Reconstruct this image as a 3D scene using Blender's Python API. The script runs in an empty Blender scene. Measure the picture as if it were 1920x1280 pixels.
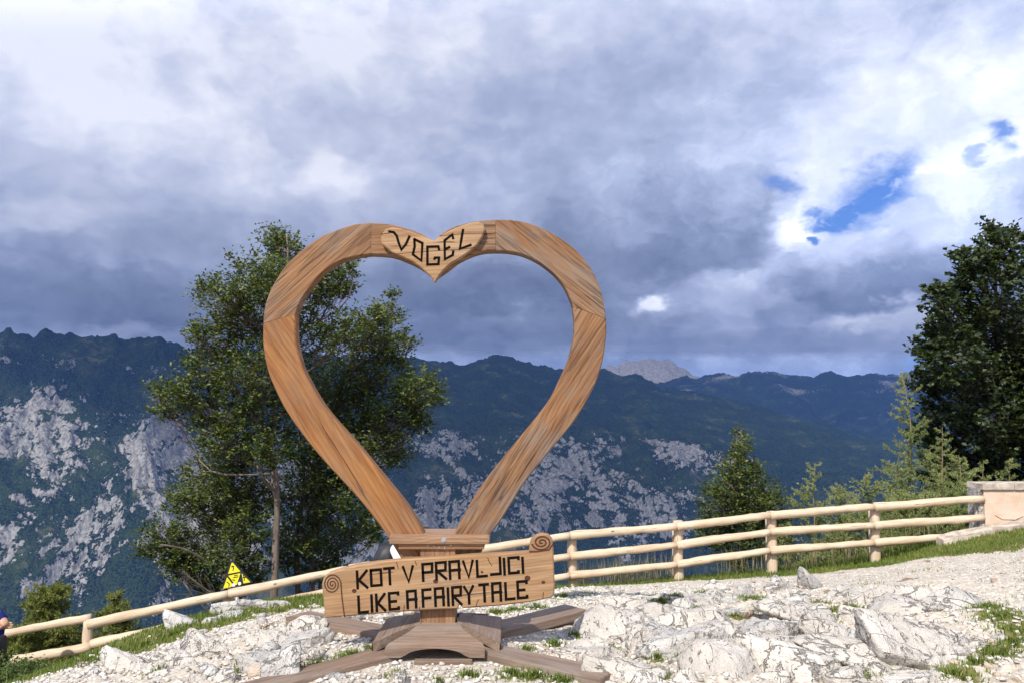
import bpy, math, random
import numpy as np
from mathutils import Matrix, Vector, Quaternion

# ------------------------------------------------------------------ camera
sc = bpy.context.scene
COL = sc.collection
F_PX = 1500.0                       # focal length in photograph pixels (1920 wide)
PITCH = math.atan(120 / F_PX)
CAMZ = 1.65
cam_d = bpy.data.cameras.new('camera')
cam_d.sensor_width = 36.0
cam_d.lens = 36.0 * F_PX / 1920.0
cam_d.clip_start = 0.1
cam_d.clip_end = 60000.0
cam = bpy.data.objects.new('camera', cam_d)
COL.objects.link(cam)
cam.location = (0, 0, CAMZ)
cam.rotation_euler = (math.pi / 2 + PITCH, 0, 0)
sc.camera = cam

def ray(px, py):
    X = (px - 960) / F_PX
    V = (640 - py) / F_PX
    cp, sp = math.cos(PITCH), math.sin(PITCH)
    return np.array([X, cp - V * sp, sp + V * cp])

def P(px, py, Y):
    """point seen at pixel (px,py) that lies Y metres ahead of the camera"""
    d = ray(px, py)
    return np.array([0, 0, CAMZ]) + d * (Y / d[1])

def azel(px, py):
    d = ray(px, py)
    d = d / np.linalg.norm(d)
    return math.atan2(d[0], d[1]), math.asin(d[2])

# ------------------------------------------------------------------ light
SUN_AZ, SUN_EL = math.radians(25), math.radians(46)     # behind the camera, to the left
S = Vector((-math.sin(SUN_AZ) * math.cos(SUN_EL), -math.cos(SUN_AZ) * math.cos(SUN_EL), math.sin(SUN_EL)))
sun_d = bpy.data.lights.new('sun', 'SUN')
sun_d.energy = 5.0
sun_d.angle = math.radians(0.53)
sun_d.color = (1.0, 0.94, 0.84)
sun = bpy.data.objects.new('sun', sun_d)
COL.objects.link(sun)
sun.rotation_mode = 'QUATERNION'
sun.rotation_quaternion = (-S).to_track_quat('-Z', 'Y')
sun.location = S * 50

sc.view_settings.view_transform = 'Standard'
sc.view_settings.look = 'None'
sc.view_settings.gamma = 1.0
sc.view_settings.exposure = 0.27
sc.view_settings.use_curve_mapping = False
sc.cycles.use_denoising = True
sc.cycles.max_bounces = 6
sc.cycles.diffuse_bounces = 3
sc.cycles.transparent_max_bounces = 8
sc.cycles.volume_bounces = 0

# ------------------------------------------------------------------ node helper
class NT:
    def __init__(self, tree):
        self.t = tree
        self.n = tree.nodes
        self.l = tree.links
    def new(self, typ, **kw):
        n = self.n.new(typ)
        for k, v in kw.items():
            setattr(n, k, v)
        return n
    def put(self, sock, v):
        if isinstance(v, bpy.types.NodeSocket):
            self.l.new(v, sock)
        elif v is not None:
            if isinstance(v, (tuple, list)) and len(v) == 3 and sock.type == 'RGBA':
                v = (*v, 1)
            sock.default_value = v
    def m(self, op, a, b=None, c=None, clamp=False):
        n = self.new('ShaderNodeMath', operation=op, use_clamp=clamp)
        for i, v in enumerate((a, b, c)):
            if v is not None:
                self.put(n.inputs[i], v)
        return n.outputs[0]
    def vm(self, op, a, b=None):
        n = self.new('ShaderNodeVectorMath', operation=op)
        self.put(n.inputs[0], a)
        if b is not None:
            self.put(n.inputs[3 if op == 'SCALE' else 1], b)
        return n.outputs[0]
    def noise(self, vec, scale=5, detail=4, rough=0.55, dist=0.0, lac=2.0, color=False):
        n = self.new('ShaderNodeTexNoise')
        self.put(n.inputs['Vector'], vec)
        n.inputs['Scale'].default_value = scale
        n.inputs['Detail'].default_value = detail
        n.inputs['Roughness'].default_value = rough
        n.inputs['Distortion'].default_value = dist
        n.inputs['Lacunarity'].default_value = lac
        return n.outputs['Color' if color else 'Fac']
    def voro(self, vec, scale=5, feature='F1', rnd=1.0, out='Distance'):
        n = self.new('ShaderNodeTexVoronoi', feature=feature)
        self.put(n.inputs['Vector'], vec)
        n.inputs['Scale'].default_value = scale
        n.inputs['Randomness'].default_value = rnd
        return n.outputs[out]
    def mapping(self, vec, loc=(0, 0, 0), rot=(0, 0, 0), scale=(1, 1, 1)):
        n = self.new('ShaderNodeMapping')
        self.put(n.inputs['Vector'], vec)
        n.inputs['Location'].default_value = loc
        n.inputs['Rotation'].default_value = rot
        n.inputs['Scale'].default_value = scale
        return n.outputs[0]
    def ss(self, x, a, b, lo=0.0, hi=1.0):
        n = self.new('ShaderNodeMapRange', interpolation_type='SMOOTHSTEP')
        for i, v in enumerate((x, a, b, lo, hi)):
            self.put(n.inputs[i], v)
        return n.outputs[0]
    def lin(self, x, a, b, lo=0.0, hi=1.0):
        n = self.new('ShaderNodeMapRange')
        for i, v in enumerate((x, a, b, lo, hi)):
            self.put(n.inputs[i], v)
        return n.outputs[0]
    def ramp(self, fac, stops, interp='LINEAR'):
        n = self.new('ShaderNodeValToRGB')
        cr = n.color_ramp
        cr.interpolation = interp
        while len(cr.elements) < len(stops):
            cr.elements.new(0.5)
        for e, (p, c) in zip(cr.elements, stops):
            e.position = p
            e.color = (*c, 1) if len(c) == 3 else c
        self.put(n.inputs[0], fac)
        return n.outputs[0]
    def mix(self, fac, a, b, blend='MIX'):
        n = self.new('ShaderNodeMix', data_type='RGBA', blend_type=blend)
        self.put(n.inputs[0], fac)
        self.put(n.inputs[6], a)
        self.put(n.inputs[7], b)
        return n.outputs[2]
    def bump(self, h, strength=0.3, dist=0.01, normal=None):
        n = self.new('ShaderNodeBump')
        n.inputs['Strength'].default_value = strength
        n.inputs['Distance'].default_value = dist
        self.put(n.inputs['Height'], h)
        if normal is not None:
            self.put(n.inputs['Normal'], normal)
        return n.outputs[0]

# ------------------------------------------------------------------ world: broken cloud over blue sky
world = bpy.data.worlds.new('World')
sc.world = world
world.use_nodes = True
world.cycles.sampling_method = 'MANUAL'
world.cycles.sample_map_resolution = 256
wt = NT(world.node_tree)
wt.n.clear()
sky = wt.new('ShaderNodeTexSky', sky_type='NISHITA')
sky.sun_disc = False
sky.sun_elevation = SUN_EL
sky.sun_rotation = math.atan2(S.x, S.y) % (2 * math.pi)
sky.altitude = 1500
sky.ozone_density = 2.0
wco = wt.new('ShaderNodeTexCoord').outputs['Generated']
sep = wt.new('ShaderNodeSeparateXYZ')
wt.put(sep.inputs[0], wco)
dx, dy, dz = sep.outputs
# cloud deck coordinates: flattened towards the horizon
den = wt.m('ADD', wt.m('MAXIMUM', dz, 0.0), 0.16)
cmb = wt.new('ShaderNodeCombineXYZ')
wt.put(cmb.inputs[0], wt.m('DIVIDE', dx, den))
wt.put(cmb.inputs[1], wt.m('DIVIDE', dy, den))
deck = cmb.outputs[0]
# direction in azimuth / elevation, warped by turbulence so that cloud edges billow
az0 = wt.m('ARCTAN2', dx, dy)
el0 = wt.m('ARCSINE', dz)
ae = wt.new('ShaderNodeCombineXYZ')
wt.put(ae.inputs[0], az0)
wt.put(ae.inputs[1], wt.m('MULTIPLY', el0, 1.7))
w1 = wt.noise(ae.outputs[0], 5.0, 2, 0.5, color=True)
w2 = wt.noise(ae.outputs[0], 15.0, 7, 0.60, color=True)
wv = wt.vm('ADD', wt.vm('SCALE', wt.vm('SUBTRACT', w1, (0.5, 0.5, 0.5)), 0.07),
           wt.vm('SCALE', wt.vm('SUBTRACT', w2, (0.5, 0.5, 0.5)), 0.085))
ws = wt.new('ShaderNodeSeparateXYZ')
wt.put(ws.inputs[0], wv)
az = wt.m('ADD', az0, ws.outputs[0])
el = wt.m('ADD', el0, ws.outputs[1])

aew = wt.new('ShaderNodeCombineXYZ')
wt.put(aew.inputs[0], az); wt.put(aew.inputs[1], el)

def blob(px, py, wx, wy, amp, hard=0.0, rot=0.0):
    """a cloud mass round the direction of a pixel: wx, wy in photograph pixels"""
    a, e = azel(px, py)
    n = wt.new('ShaderNodeMapping', vector_type='TEXTURE')
    wt.put(n.inputs['Vector'], aew.outputs[0])
    n.inputs['Location'].default_value = (a, e, 0)
    n.inputs['Rotation'].default_value = (0, 0, rot)
    n.inputs['Scale'].default_value = (wx / F_PX, wy / F_PX, 1)
    r = wt.new('ShaderNodeVectorMath', operation='LENGTH')
    wt.put(r.inputs[0], n.outputs[0])
    return wt.ss(r.outputs['Value'], 1.0, hard, 0.0, amp)

BLOBS = [  # soft changes of tone: px, py, half width, half height, amount, edge hardness, tilt
    (60, 60, 460, 260, 0.22, 0.0, 0), (620, 60, 420, 170, 0.13, 0.0, 0), (520, 310, 330, 110, 0.10, 0.1, 0.1),
    (640, 330, 110, 60, 0.12, 0.2, 0), (30, 400, 170, 60, 0.14, 0.2, 0),
    (1180, 230, 520, 170, -0.17, 0.1, 0), (1500, 90, 420, 130, -0.05, 0.1, 0), (960, 350, 280, 110, -0.08, 0.1, 0),
    (1720, 230, 300, 90, 0.0, 0.1, 0), (100, 470, 260, 50, -0.08, 0.1, 0),
]
LAYERS = [  # cloud masses, far to near: px, py, half width, half height, tone at its top, tone at its foot, edge hardness, cover, tilt
    (1660, 370, 330, 150, 0.80, 0.72, 0.35, 0.8, 0.12),
    (1480, 440, 130, 90, 1.04, 0.92, 0.5, 1.0, -0.3),
    (1850, 310, 190, 60, 0.97, 0.90, 0.3, 1.0, 0.1),
    (1230, 395, 275, 125, 0.70, 0.36, 0.72, 0.9, 0.04),
    (1330, 480, 170, 55, 0.48, 0.33, 0.5, 0.7, -0.1),
    (1480, 545, 330, 60, 0.90, 0.62, 0.35, 0.9, 0.1),
    (1760, 445, 330, 100, 0.80, 0.42, 0.75, 0.92, 0.22),
    (1560, 530, 130, 42, 0.56, 0.36, 0.6, 0.9, 0.05),
    (1720, 560, 190, 46, 0.46, 0.30, 0.6, 0.9, 0.0),
    (900, 540, 420, 85, 0.42, 0.22, 0.3, 0.85, 0.0),
    (130, 540, 400, 52, 0.44, 0.20, 0.3, 0.85, 0.05),
    (300, 590, 330, 36, 0.42, 0.24, 0.4, 0.8, -0.04),
    (1215, 575, 42, 40, 1.0, 0.85, 0.4, 1.0, 0.0),
    (1640, 615, 180, 50, 1.02, 0.62, 0.5, 0.9, 0.05),
    (1400, 655, 330, 62, 0.62, 0.36, 0.6, 0.9, 0.0),
    (1190, 640, 130, 46, 0.58, 0.36, 0.6, 0.85, 0.2),
    (960, 612, 170, 34, 0.50, 0.30, 0.5, 0.85, 0.0),
    (800, 622, 110, 30, 0.46, 0.28, 0.5, 0.8, 0.1),
    (900, 676, 460, 30, 0.40, 0.44, 0.4, 0.9, 0.0),
    (1500, 694, 460, 30, 0.50, 0.56, 0.4, 0.9, 0.0),
    (90, 628, 330, 22, 0.34, 0.26, 0.4, 0.8, 0.0),
    (235, 632, 130, 30, 0.78, 0.50, 0.2, 0.85, 0.0),
    (60, 640, 130, 14, 0.60, 0.45, 0.2, 0.7, 0.0),
]
def layer(tone, px, py, wx, wy, t0, t1, hard, cov, rot):
    a, e = azel(px, py)
    n = wt.new('ShaderNodeMapping', vector_type='TEXTURE')
    wt.put(n.inputs['Vector'], aew.outputs[0])
    n.inputs['Location'].default_value = (a, e, 0)
    n.inputs['Rotation'].default_value = (0, 0, rot)
    n.inputs['Scale'].default_value = (wx / F_PX, wy / F_PX, 1)
    r = wt.new('ShaderNodeVectorMath', operation='LENGTH')
    wt.put(r.inputs[0], n.outputs[0])
    sp = wt.new('ShaderNodeSeparateXYZ'); wt.put(sp.inputs[0], n.outputs[0])
    mk = wt.ss(r.outputs['Value'], 1.05, hard, 0.0, cov)
    tn = wt.m('ADD', wt.lin(sp.outputs[1], 0.9, -0.75, t0, t1), shade)
    mx = wt.new('ShaderNodeMix', data_type='FLOAT')
    wt.put(mx.inputs[0], mk); wt.put(mx.inputs[2], tone); wt.put(mx.inputs[3], tn)
    return mx.outputs[0]
n_big = wt.noise(deck, 1.3, 5, 0.55, 0.3)
n_med = wt.noise(ae.outputs[0], 9.0, 6, 0.58, 0.2)
tone = wt.ss(el0, math.radians(0), math.radians(21), 0.42, 0.84)
tone = wt.m('SUBTRACT', tone, wt.ss(el0, math.radians(29), math.radians(58), 0.0, 0.42))
tone = wt.m('ADD', tone, wt.m('MULTIPLY', wt.m('SUBTRACT', n_big, 0.5), 0.52))
tone = wt.m('ADD', tone, wt.m('MULTIPLY', wt.m('SUBTRACT', n_med, 0.5), 0.42))
n_puff = wt.noise(aew.outputs[0], 13.0, 7, 0.62)
tone = wt.m('ADD', tone, wt.m('MULTIPLY', wt.m('SUBTRACT', n_puff, 0.5), 0.44))
for b in BLOBS:
    tone = wt.m('ADD', tone, blob(*b))
shade = wt.m('ADD', wt.m('MULTIPLY', wt.m('SUBTRACT', n_puff, 0.5), 0.62), wt.m('MULTIPLY', wt.m('SUBTRACT', n_med, 0.5), 0.25))
for b in LAYERS:
    tone = layer(tone, *b)
cloud_col = wt.ramp(tone, [(0.0, (0.02, 0.035, 0.075)), (0.22, (0.085, 0.118, 0.20)), (0.45, (0.255, 0.315, 0.47)),
                           (0.68, (0.56, 0.64, 0.88)), (0.86, (0.94, 1.0, 1.20)), (1.0, (1.40, 1.42, 1.52))])
cloud_col = wt.vm('MINIMUM', cloud_col, (1.6, 1.6, 1.6))
hole = 0.0
for b in [(1650, 358, 115, 68, 1.0, 0.3, 0.25), (1595, 385, 105, 34, 1.0, 0.25, 0.0), (1465, 335, 55, 28, 0.8, 0.1, 0), (1874, 262, 46, 34, 0.9, 0.15, 0),
          (1550, 433, 24, 18, 1.0, 0.4, 0), (1818, 300, 26, 20, 0.6, 0.3, 0), (1718, 655, 40, 24, 0.8, 0.3, 0)]:
    hole = wt.m('MAXIMUM', hole, blob(*b))
hole = wt.m('MULTIPLY', hole, wt.ss(wt.noise(ae.outputs[0], 34.0, 6, 0.62, 0.4), 0.28, 0.50, 0.6, 1.0))
cover = wt.m('SUBTRACT', 1.0, hole, clamp=True)
blue = wt.mix(0.72, sky.outputs[0], (0.7, 2.6, 8.6))
wcol = wt.mix(cover, blue, wt.vm('SCALE', cloud_col, 12.0))
bg = wt.new('ShaderNodeBackground')
wt.put(bg.inputs[0], wcol)
bg.inputs[1].default_value = 0.1
wo = wt.new('ShaderNodeOutputWorld')
wt.l.new(bg.outputs[0], wo.inputs[0])

# ------------------------------------------------------------------ numpy noise
def _hash(ix, iy, iz, seed):
    h = (ix.astype(np.int64) * 374761393 + iy.astype(np.int64) * 668265263 + iz.astype(np.int64) * 2147483647 + seed * 1274126177) & 0xFFFFFFFF
    h = ((h ^ (h >> 13)) * 1274126177) & 0xFFFFFFFF
    h = ((h ^ (h >> 16)) * 2246822519) & 0xFFFFFFFF
    return h ^ (h >> 15)

def vnoise(p, seed=0):
    """smooth noise in -1..1 at points p (N,3)"""
    p = np.asarray(p, float)
    i = np.floor(p).astype(np.int64)
    f = p - i
    u = f * f * f * (f * (f * 6 - 15) + 10)
    out = np.zeros(len(p))
    for cx in (0, 1):
        for cy in (0, 1):
            for cz in (0, 1):
                h = _hash(i[:, 0] + cx, i[:, 1] + cy, i[:, 2] + cz, seed)
                gx = ((h & 255) / 127.5 - 1)
                gy = (((h >> 8) & 255) / 127.5 - 1)
                gz_ = (((h >> 16) & 255) / 127.5 - 1)
                w = (u[:, 0] if cx else 1 - u[:, 0]) * (u[:, 1] if cy else 1 - u[:, 1]) * (u[:, 2] if cz else 1 - u[:, 2])
                out += w * (gx * (f[:, 0] - cx) + gy * (f[:, 1] - cy) + gz_ * (f[:, 2] - cz))
    return out * 1.3

def fbm(p, octaves=4, seed=0, gain=0.5, lac=2.03, ridged=False):
    p = np.asarray(p, float)
    a, s, out = 1.0, 0.0, np.zeros(len(p))
    for o in range(octaves):
        n = vnoise(p, seed + o * 17)
        if ridged:
            n = 1 - 2 * np.abs(n)
        out += a * n
        s += a
        a *= gain
        p = p * lac + 13.7
    return out / s

def sstep(x, a, b):
    t = np.clip((x - a) / (b - a), 0, 1)
    return t * t * (3 - 2 * t)

# ------------------------------------------------------------------ object helpers
WM = {}
def link(o, parent=None, M=None):
    COL.objects.link(o)
    M = M if M is not None else Matrix.Identity(4)
    if parent is not None:
        o.parent = parent
        o.matrix_parent_inverse = WM[parent.name].inverted()
    o.matrix_basis = M
    WM[o.name] = M.copy()
    return o

def tag(o, label=None, cat=None, group=None, kind=None):
    if label: o['label'] = label
    if cat: o['category'] = cat
    if group: o['group'] = group
    if kind: o['kind'] = kind
    return o

def thing(name, loc, label, cat, group=None):
    o = bpy.data.objects.new(name, None)
    o.empty_display_size = 0.1
    link(o, None, Matrix.Translation(Vector(loc)))
    return tag(o, label, cat, group)

def mesh_np(name, V, F, mat=None, smooth=False, mats=None, midx=None):
    """F: array (M,k) of equal polygons, or a list of polygons of any length"""
    me = bpy.data.meshes.new(name)
    V = np.asarray(V, np.float32)
    if isinstance(F, np.ndarray):
        k = F.shape[1]
        me.vertices.add(len(V))
        me.vertices.foreach_set('co', V.ravel())
        me.loops.add(F.size)
        me.loops.foreach_set('vertex_index', F.astype(np.int32).ravel())
        me.polygons.add(len(F))
        me.polygons.foreach_set('loop_start', np.arange(0, F.size, k, dtype=np.int32))
        me.polygons.foreach_set('loop_total', np.full(len(F), k, np.int32))
        me.update(calc_edges=True)
    else:
        me.from_pydata([tuple(map(float, v)) for v in V], [], F)
        me.update()
    for m in (mats or ([mat] if mat else [])):
        me.materials.append(m)
    if midx is not None:
        me.polygons.foreach_set('material_index', np.asarray(midx, np.int32))
    if smooth:
        me.polygons.foreach_set('use_smooth', np.ones(len(me.polygons), bool))
    me.validate()
    return me

def obj(name, V, F, mat, parent=None, loc=None, grain=None, smooth=False, M=None, **kw):
    """V in world space; the object's own frame stands at loc, its X axis turned by `grain` in the XZ plane"""
    V = np.asarray(V, float)
    if M is None:
        if loc is None:
            loc = (V.min(0) + V.max(0)) / 2
        M = Matrix.Translation(Vector(loc))
        if grain is not None:
            M = M @ Matrix.Rotation(-grain, 4, 'Y')
    Mi = np.array(M.inverted())
    L = V @ Mi[:3, :3].T + Mi[:3, 3]
    me = mesh_np(name, L, F, mat, smooth, **kw)
    return link(bpy.data.objects.new(name, me), parent, M)

class MB:
    """collects polygons for one mesh"""
    def __init__(self):
        self.v = []
        self.f = []
    def add(self, V, F):
        b = len(self.v)
        self.v += [tuple(map(float, q)) for q in V]
        self.f += [tuple(int(i) + b for i in g) for g in F]
        return self

def tube(pts, rad, n=8, caps=True, jitter=0.0, rng=None, seed=0):
    """tube along pts with radius per point"""
    pts = np.asarray(pts, float)
    rad = np.broadcast_to(np.asarray(rad, float), (len(pts),))
    T = np.gradient(pts, axis=0)
    T /= np.linalg.norm(T, axis=1)[:, None] + 1e-12
    ref = np.array([0, 0, 1.0]) if abs(T[0][2]) < 0.8 else np.array([1.0, 0, 0])
    V = []
    A = np.cross(T[0], ref)
    A /= np.linalg.norm(A)
    for i in range(len(pts)):
        A = A - T[i] * np.dot(A, T[i])
        A /= np.linalg.norm(A) + 1e-12
        B = np.cross(T[i], A)
        ang = np.arange(n) * 2 * math.pi / n
        V.append(pts[i] + rad[i] * (np.cos(ang)[:, None] * A + np.sin(ang)[:, None] * B))
    V = np.concatenate(V)
    if jitter:
        V = V + (vnoise(V * 9, seed)[:, None]) * jitter
    F = []
    for i in range(len(pts) - 1):
        for j in range(n):
            k = (j + 1) % n
            F.append((i * n + j, i * n + k, (i + 1) * n + k, (i + 1) * n + j))
    if caps:
        F.append(tuple(range(n - 1, -1, -1)))
        F.append(tuple((len(pts) - 1) * n + j for j in range(n)))
    return V, F

def catmull(pts, n):
    """n points evenly spaced along a smooth curve through pts"""
    pts = np.asarray(pts, float)
    out = []
    for i in range(len(pts) - 1):
        p0 = pts[max(i - 1, 0)]; p1 = pts[i]; p2 = pts[i + 1]; p3 = pts[min(i + 2, len(pts) - 1)]
        for t in np.linspace(0, 1, 12, endpoint=False):
            out.append(0.5 * ((2 * p1) + (-p0 + p2) * t + (2 * p0 - 5 * p1 + 4 * p2 - p3) * t * t + (-p0 + 3 * p1 - 3 * p2 + p3) * t ** 3))
    out.append(pts[-1])
    out = np.array(out)
    s = np.concatenate([[0], np.cumsum(np.linalg.norm(np.diff(out, axis=0), axis=1))])
    q = np.linspace(0, s[-1], n)
    return np.stack([np.interp(q, s, out[:, k]) for k in range(out.shape[1])], 1)

# ------------------------------------------------------------------ materials
def material(name):
    m = bpy.data.materials.new(name)
    m.use_nodes = True
    t = NT(m.node_tree)
    t.n.clear()
    out = t.new('ShaderNodeOutputMaterial')
    return m, t, out

def principled(t, out, color, rough=0.8, normal=None, spec=0.3):
    p = t.new('ShaderNodeBsdfPrincipled')
    t.put(p.inputs['Base Color'], color)
    t.put(p.inputs['Roughness'], rough)
    p.inputs['Specular IOR Level'].default_value = spec
    if normal is not None:
        t.put(p.inputs['Normal'], normal)
    t.l.new(p.outputs[0], out.inputs[0])
    return p

def wood(name, light, mid, dark, grey, grey_amt=0.4, rings=26.0, rough=0.65, scale=1.0, knots=True, bump=0.5, weather=0.6, stain_col=(0.085, 0.052, 0.036)):
    """weathered plank: grain runs along the object's own X axis"""
    m, t, out = material(name)
    co = t.new('ShaderNodeTexCoord').outputs['Object']
    rnd = t.new('ShaderNodeObjectInfo').outputs['Random']
    off = t.new('ShaderNodeCombineXYZ')
    t.put(off.inputs[0], t.m('MULTIPLY', rnd, 37.0)); t.put(off.inputs[2], t.m('MULTIPLY', rnd, 11.0))
    v = t.vm('ADD', co, off.outputs[0])
    warp = t.noise(t.mapping(v, scale=(1.6 * scale, 3.5 * scale, 3.5 * scale)), 1.0, 3, 0.5)
    warp2 = t.noise(t.mapping(v, scale=(0.7 * scale, 1.4 * scale, 1.4 * scale)), 1.0, 2, 0.5)
    s = t.new('ShaderNodeSeparateXYZ'); t.put(s.inputs[0], v)
    # growth rings cut lengthwise: bands across Z, bent by low noise
    c = t.m('ADD', s.outputs[2], t.m('ADD', t.m('MULTIPLY', warp, 0.10 / scale), t.m('MULTIPLY', warp2, 0.30 / scale)))
    c = t.m('ADD', c, t.m('MULTIPLY', s.outputs[1], 0.35))
    ring = t.m('FRACT', t.m('MULTIPLY', c, rings * scale))
    ring = t.m('POWER', ring, 2.6)
    ring = t.m('MULTIPLY', ring, t.ss(t.noise(t.mapping(v, loc=(9, 4, 2), scale=(1.5, 9, 9)), 1.0, 3, 0.6), 0.36, 0.66, 0.15, 1.0))
    fib = t.noise(t.mapping(v, scale=(5 * scale, 150 * scale, 150 * scale)), 1.0, 4, 0.6)
    streak = t.noise(t.mapping(v, scale=(1.2 * scale, 22 * scale, 22 * scale)), 1.0, 5, 0.6, 0.4)
    big = t.noise(t.mapping(v, scale=(2.2, 4.5, 4.5)), 1.0, 4, 0.55)
    base = t.mix(t.ss(streak, 0.3, 0.72), mid, light)
    base = t.mix(t.m('MULTIPLY', ring, 0.55), base, dark)
    base = t.mix(t.ss(fib, 0.45, 0.75, 0, 0.35), base, dark)
    g = t.m('MULTIPLY', t.ss(t.m('ADD', big, t.m('MULTIPLY', t.m('SUBTRACT', streak, 0.5), 0.55)), 0.42, 0.70), grey_amt)
    base = t.mix(g, base, grey)
    st1 = t.noise(t.mapping(v, loc=(5, 8, 3), scale=(2.6, 15, 15)), 1.0, 5, 0.65, 0.3)
    st2 = t.noise(t.mapping(v, loc=(1, 2, 6), scale=(1.7, 5, 5)), 1.0, 4, 0.6)
    stain = t.ss(t.m('ADD', t.m('MULTIPLY', st1, 0.6), t.m('MULTIPLY', st2, 0.5)), 0.54, 0.72, 0.0, weather)
    base = t.mix(stain, base, stain_col)
    fine = t.noise(t.mapping(v, loc=(2, 5, 1), scale=(2.6, 58, 58)), 1.0, 3, 0.55)
    base = t.mix(t.ss(fine, 0.53, 0.60, 0.0, 0.55 * weather + 0.12), base, dark)
    hair = t.noise(t.mapping(v, loc=(7, 3, 9), scale=(1.6, 95, 95)), 1.0, 2, 0.5)
    base = t.mix(t.ss(hair, 0.57, 0.62, 0.0, 0.5 * weather), base, dark)
    cr = t.noise(t.mapping(v, loc=(3, 1, 7), scale=(1.8 * scale, 60 * scale, 60 * scale)), 1.0, 2, 0.5)
    crack = t.ss(cr, 0.68, 0.72)
    base = t.mix(t.m('MULTIPLY', crack, 0.75), base, (0.03, 0.016, 0.009))
    if knots:
        kv = t.mapping(v, scale=(2.6, 0.0, 5.5))
        kd = t.voro(kv, 1.0, 'F1', 0.9)
        knot = t.ss(kd, 0.085, 0.03)
        base = t.mix(t.m('MULTIPLY', knot, 0.8), base, (0.07, 0.03, 0.016))
    h = t.m('ADD', t.m('MULTIPLY', ring, -0.35), t.m('ADD', t.m('MULTIPLY', fib, 0.35), t.m('MULTIPLY', crack, -1.2)))
    nrm = t.bump(h, bump, 0.004)
    principled(t, out, base, rough, nrm, 0.25)
    return m

M_HEART = wood('heart_wood', (0.31, 0.160, 0.070), (0.19, 0.088, 0.038), (0.042, 0.020, 0.010), (0.19, 0.145, 0.112), 0.85, rings=38, weather=0.66)
M_HEART_L = wood('heart_wood_warm', (0.34, 0.160, 0.052), (0.235, 0.096, 0.030), (0.075, 0.029, 0.011), (0.20, 0.125, 0.08), 0.45, rings=30, weather=0.3, stain_col=(0.12, 0.055, 0.03))
M_BOARD = wood('sign_wood', (0.40, 0.25, 0.130), (0.29, 0.165, 0.080), (0.13, 0.066, 0.031), (0.30, 0.22, 0.155), 0.5, rings=40, weather=0.35, stain_col=(0.16, 0.09, 0.05))
M_BASE = wood('base_wood', (0.26, 0.185, 0.135), (0.20, 0.135, 0.098), (0.10, 0.065, 0.045), (0.235, 0.195, 0.165), 0.75, rings=46, knots=False, weather=0.4)
M_POST = wood('post_wood', (0.36, 0.20, 0.10), (0.24, 0.115, 0.055), (0.09, 0.042, 0.02), (0.17, 0.12, 0.09), 0.4, rings=34, knots=False)
M_PLANK = wood('plank_wood', (0.36, 0.225, 0.135), (0.27, 0.150, 0.083), (0.11, 0.055, 0.03), (0.26, 0.19, 0.14), 0.5, rings=44, knots=False, weather=0.4)
M_LOG = wood('peeled_log', (0.62, 0.52, 0.40), (0.53, 0.425, 0.31), (0.42, 0.26, 0.14), (0.52, 0.43, 0.33), 0.7, rings=13, knots=True, bump=0.3, weather=0.5, stain_col=(0.36, 0.22, 0.12))

def flat(name, col, rough=0.6, spec=0.3, var=0.0, scale=20, metal=0.0):
    m, t, out = material(name)
    c = col
    if var:
        n = t.noise(t.new('ShaderNodeTexCoord').outputs['Object'], scale, 5, 0.6)
        c = t.mix(t.ss(n, 0.3, 0.7), tuple(x * (1 - var) for x in col), tuple(min(1, x * (1 + var)) for x in col))
    p = principled(t, out, c, rough, None, spec)
    p.inputs['Metallic'].default_value = metal
    return m

M_CARVE = flat('carved_black', (0.007, 0.006, 0.005), 0.95, 0.03, 0.3, 60)
M_BURN = flat('carved_brown', (0.07, 0.028, 0.014), 0.8, 0.2, 0.3, 60)
M_STEEL = flat('zinc_bolt', (0.5, 0.5, 0.5), 0.4, 0.5, 0.1, 50, 0.9)
M_YELLOW = flat('sign_yellow', (0.72, 0.62, 0.02), 0.5, 0.4, 0.08, 20)
M_SIGNBLACK = flat('sign_black', (0.02, 0.022, 0.02), 0.5, 0.4)
M_SIGNWHITE = flat('sign_white', (0.75, 0.75, 0.75), 0.5, 0.4)
M_GALV = flat('galvanised_pole', (0.36, 0.36, 0.35), 0.5, 0.4, 0.15, 30, 0.4)

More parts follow.
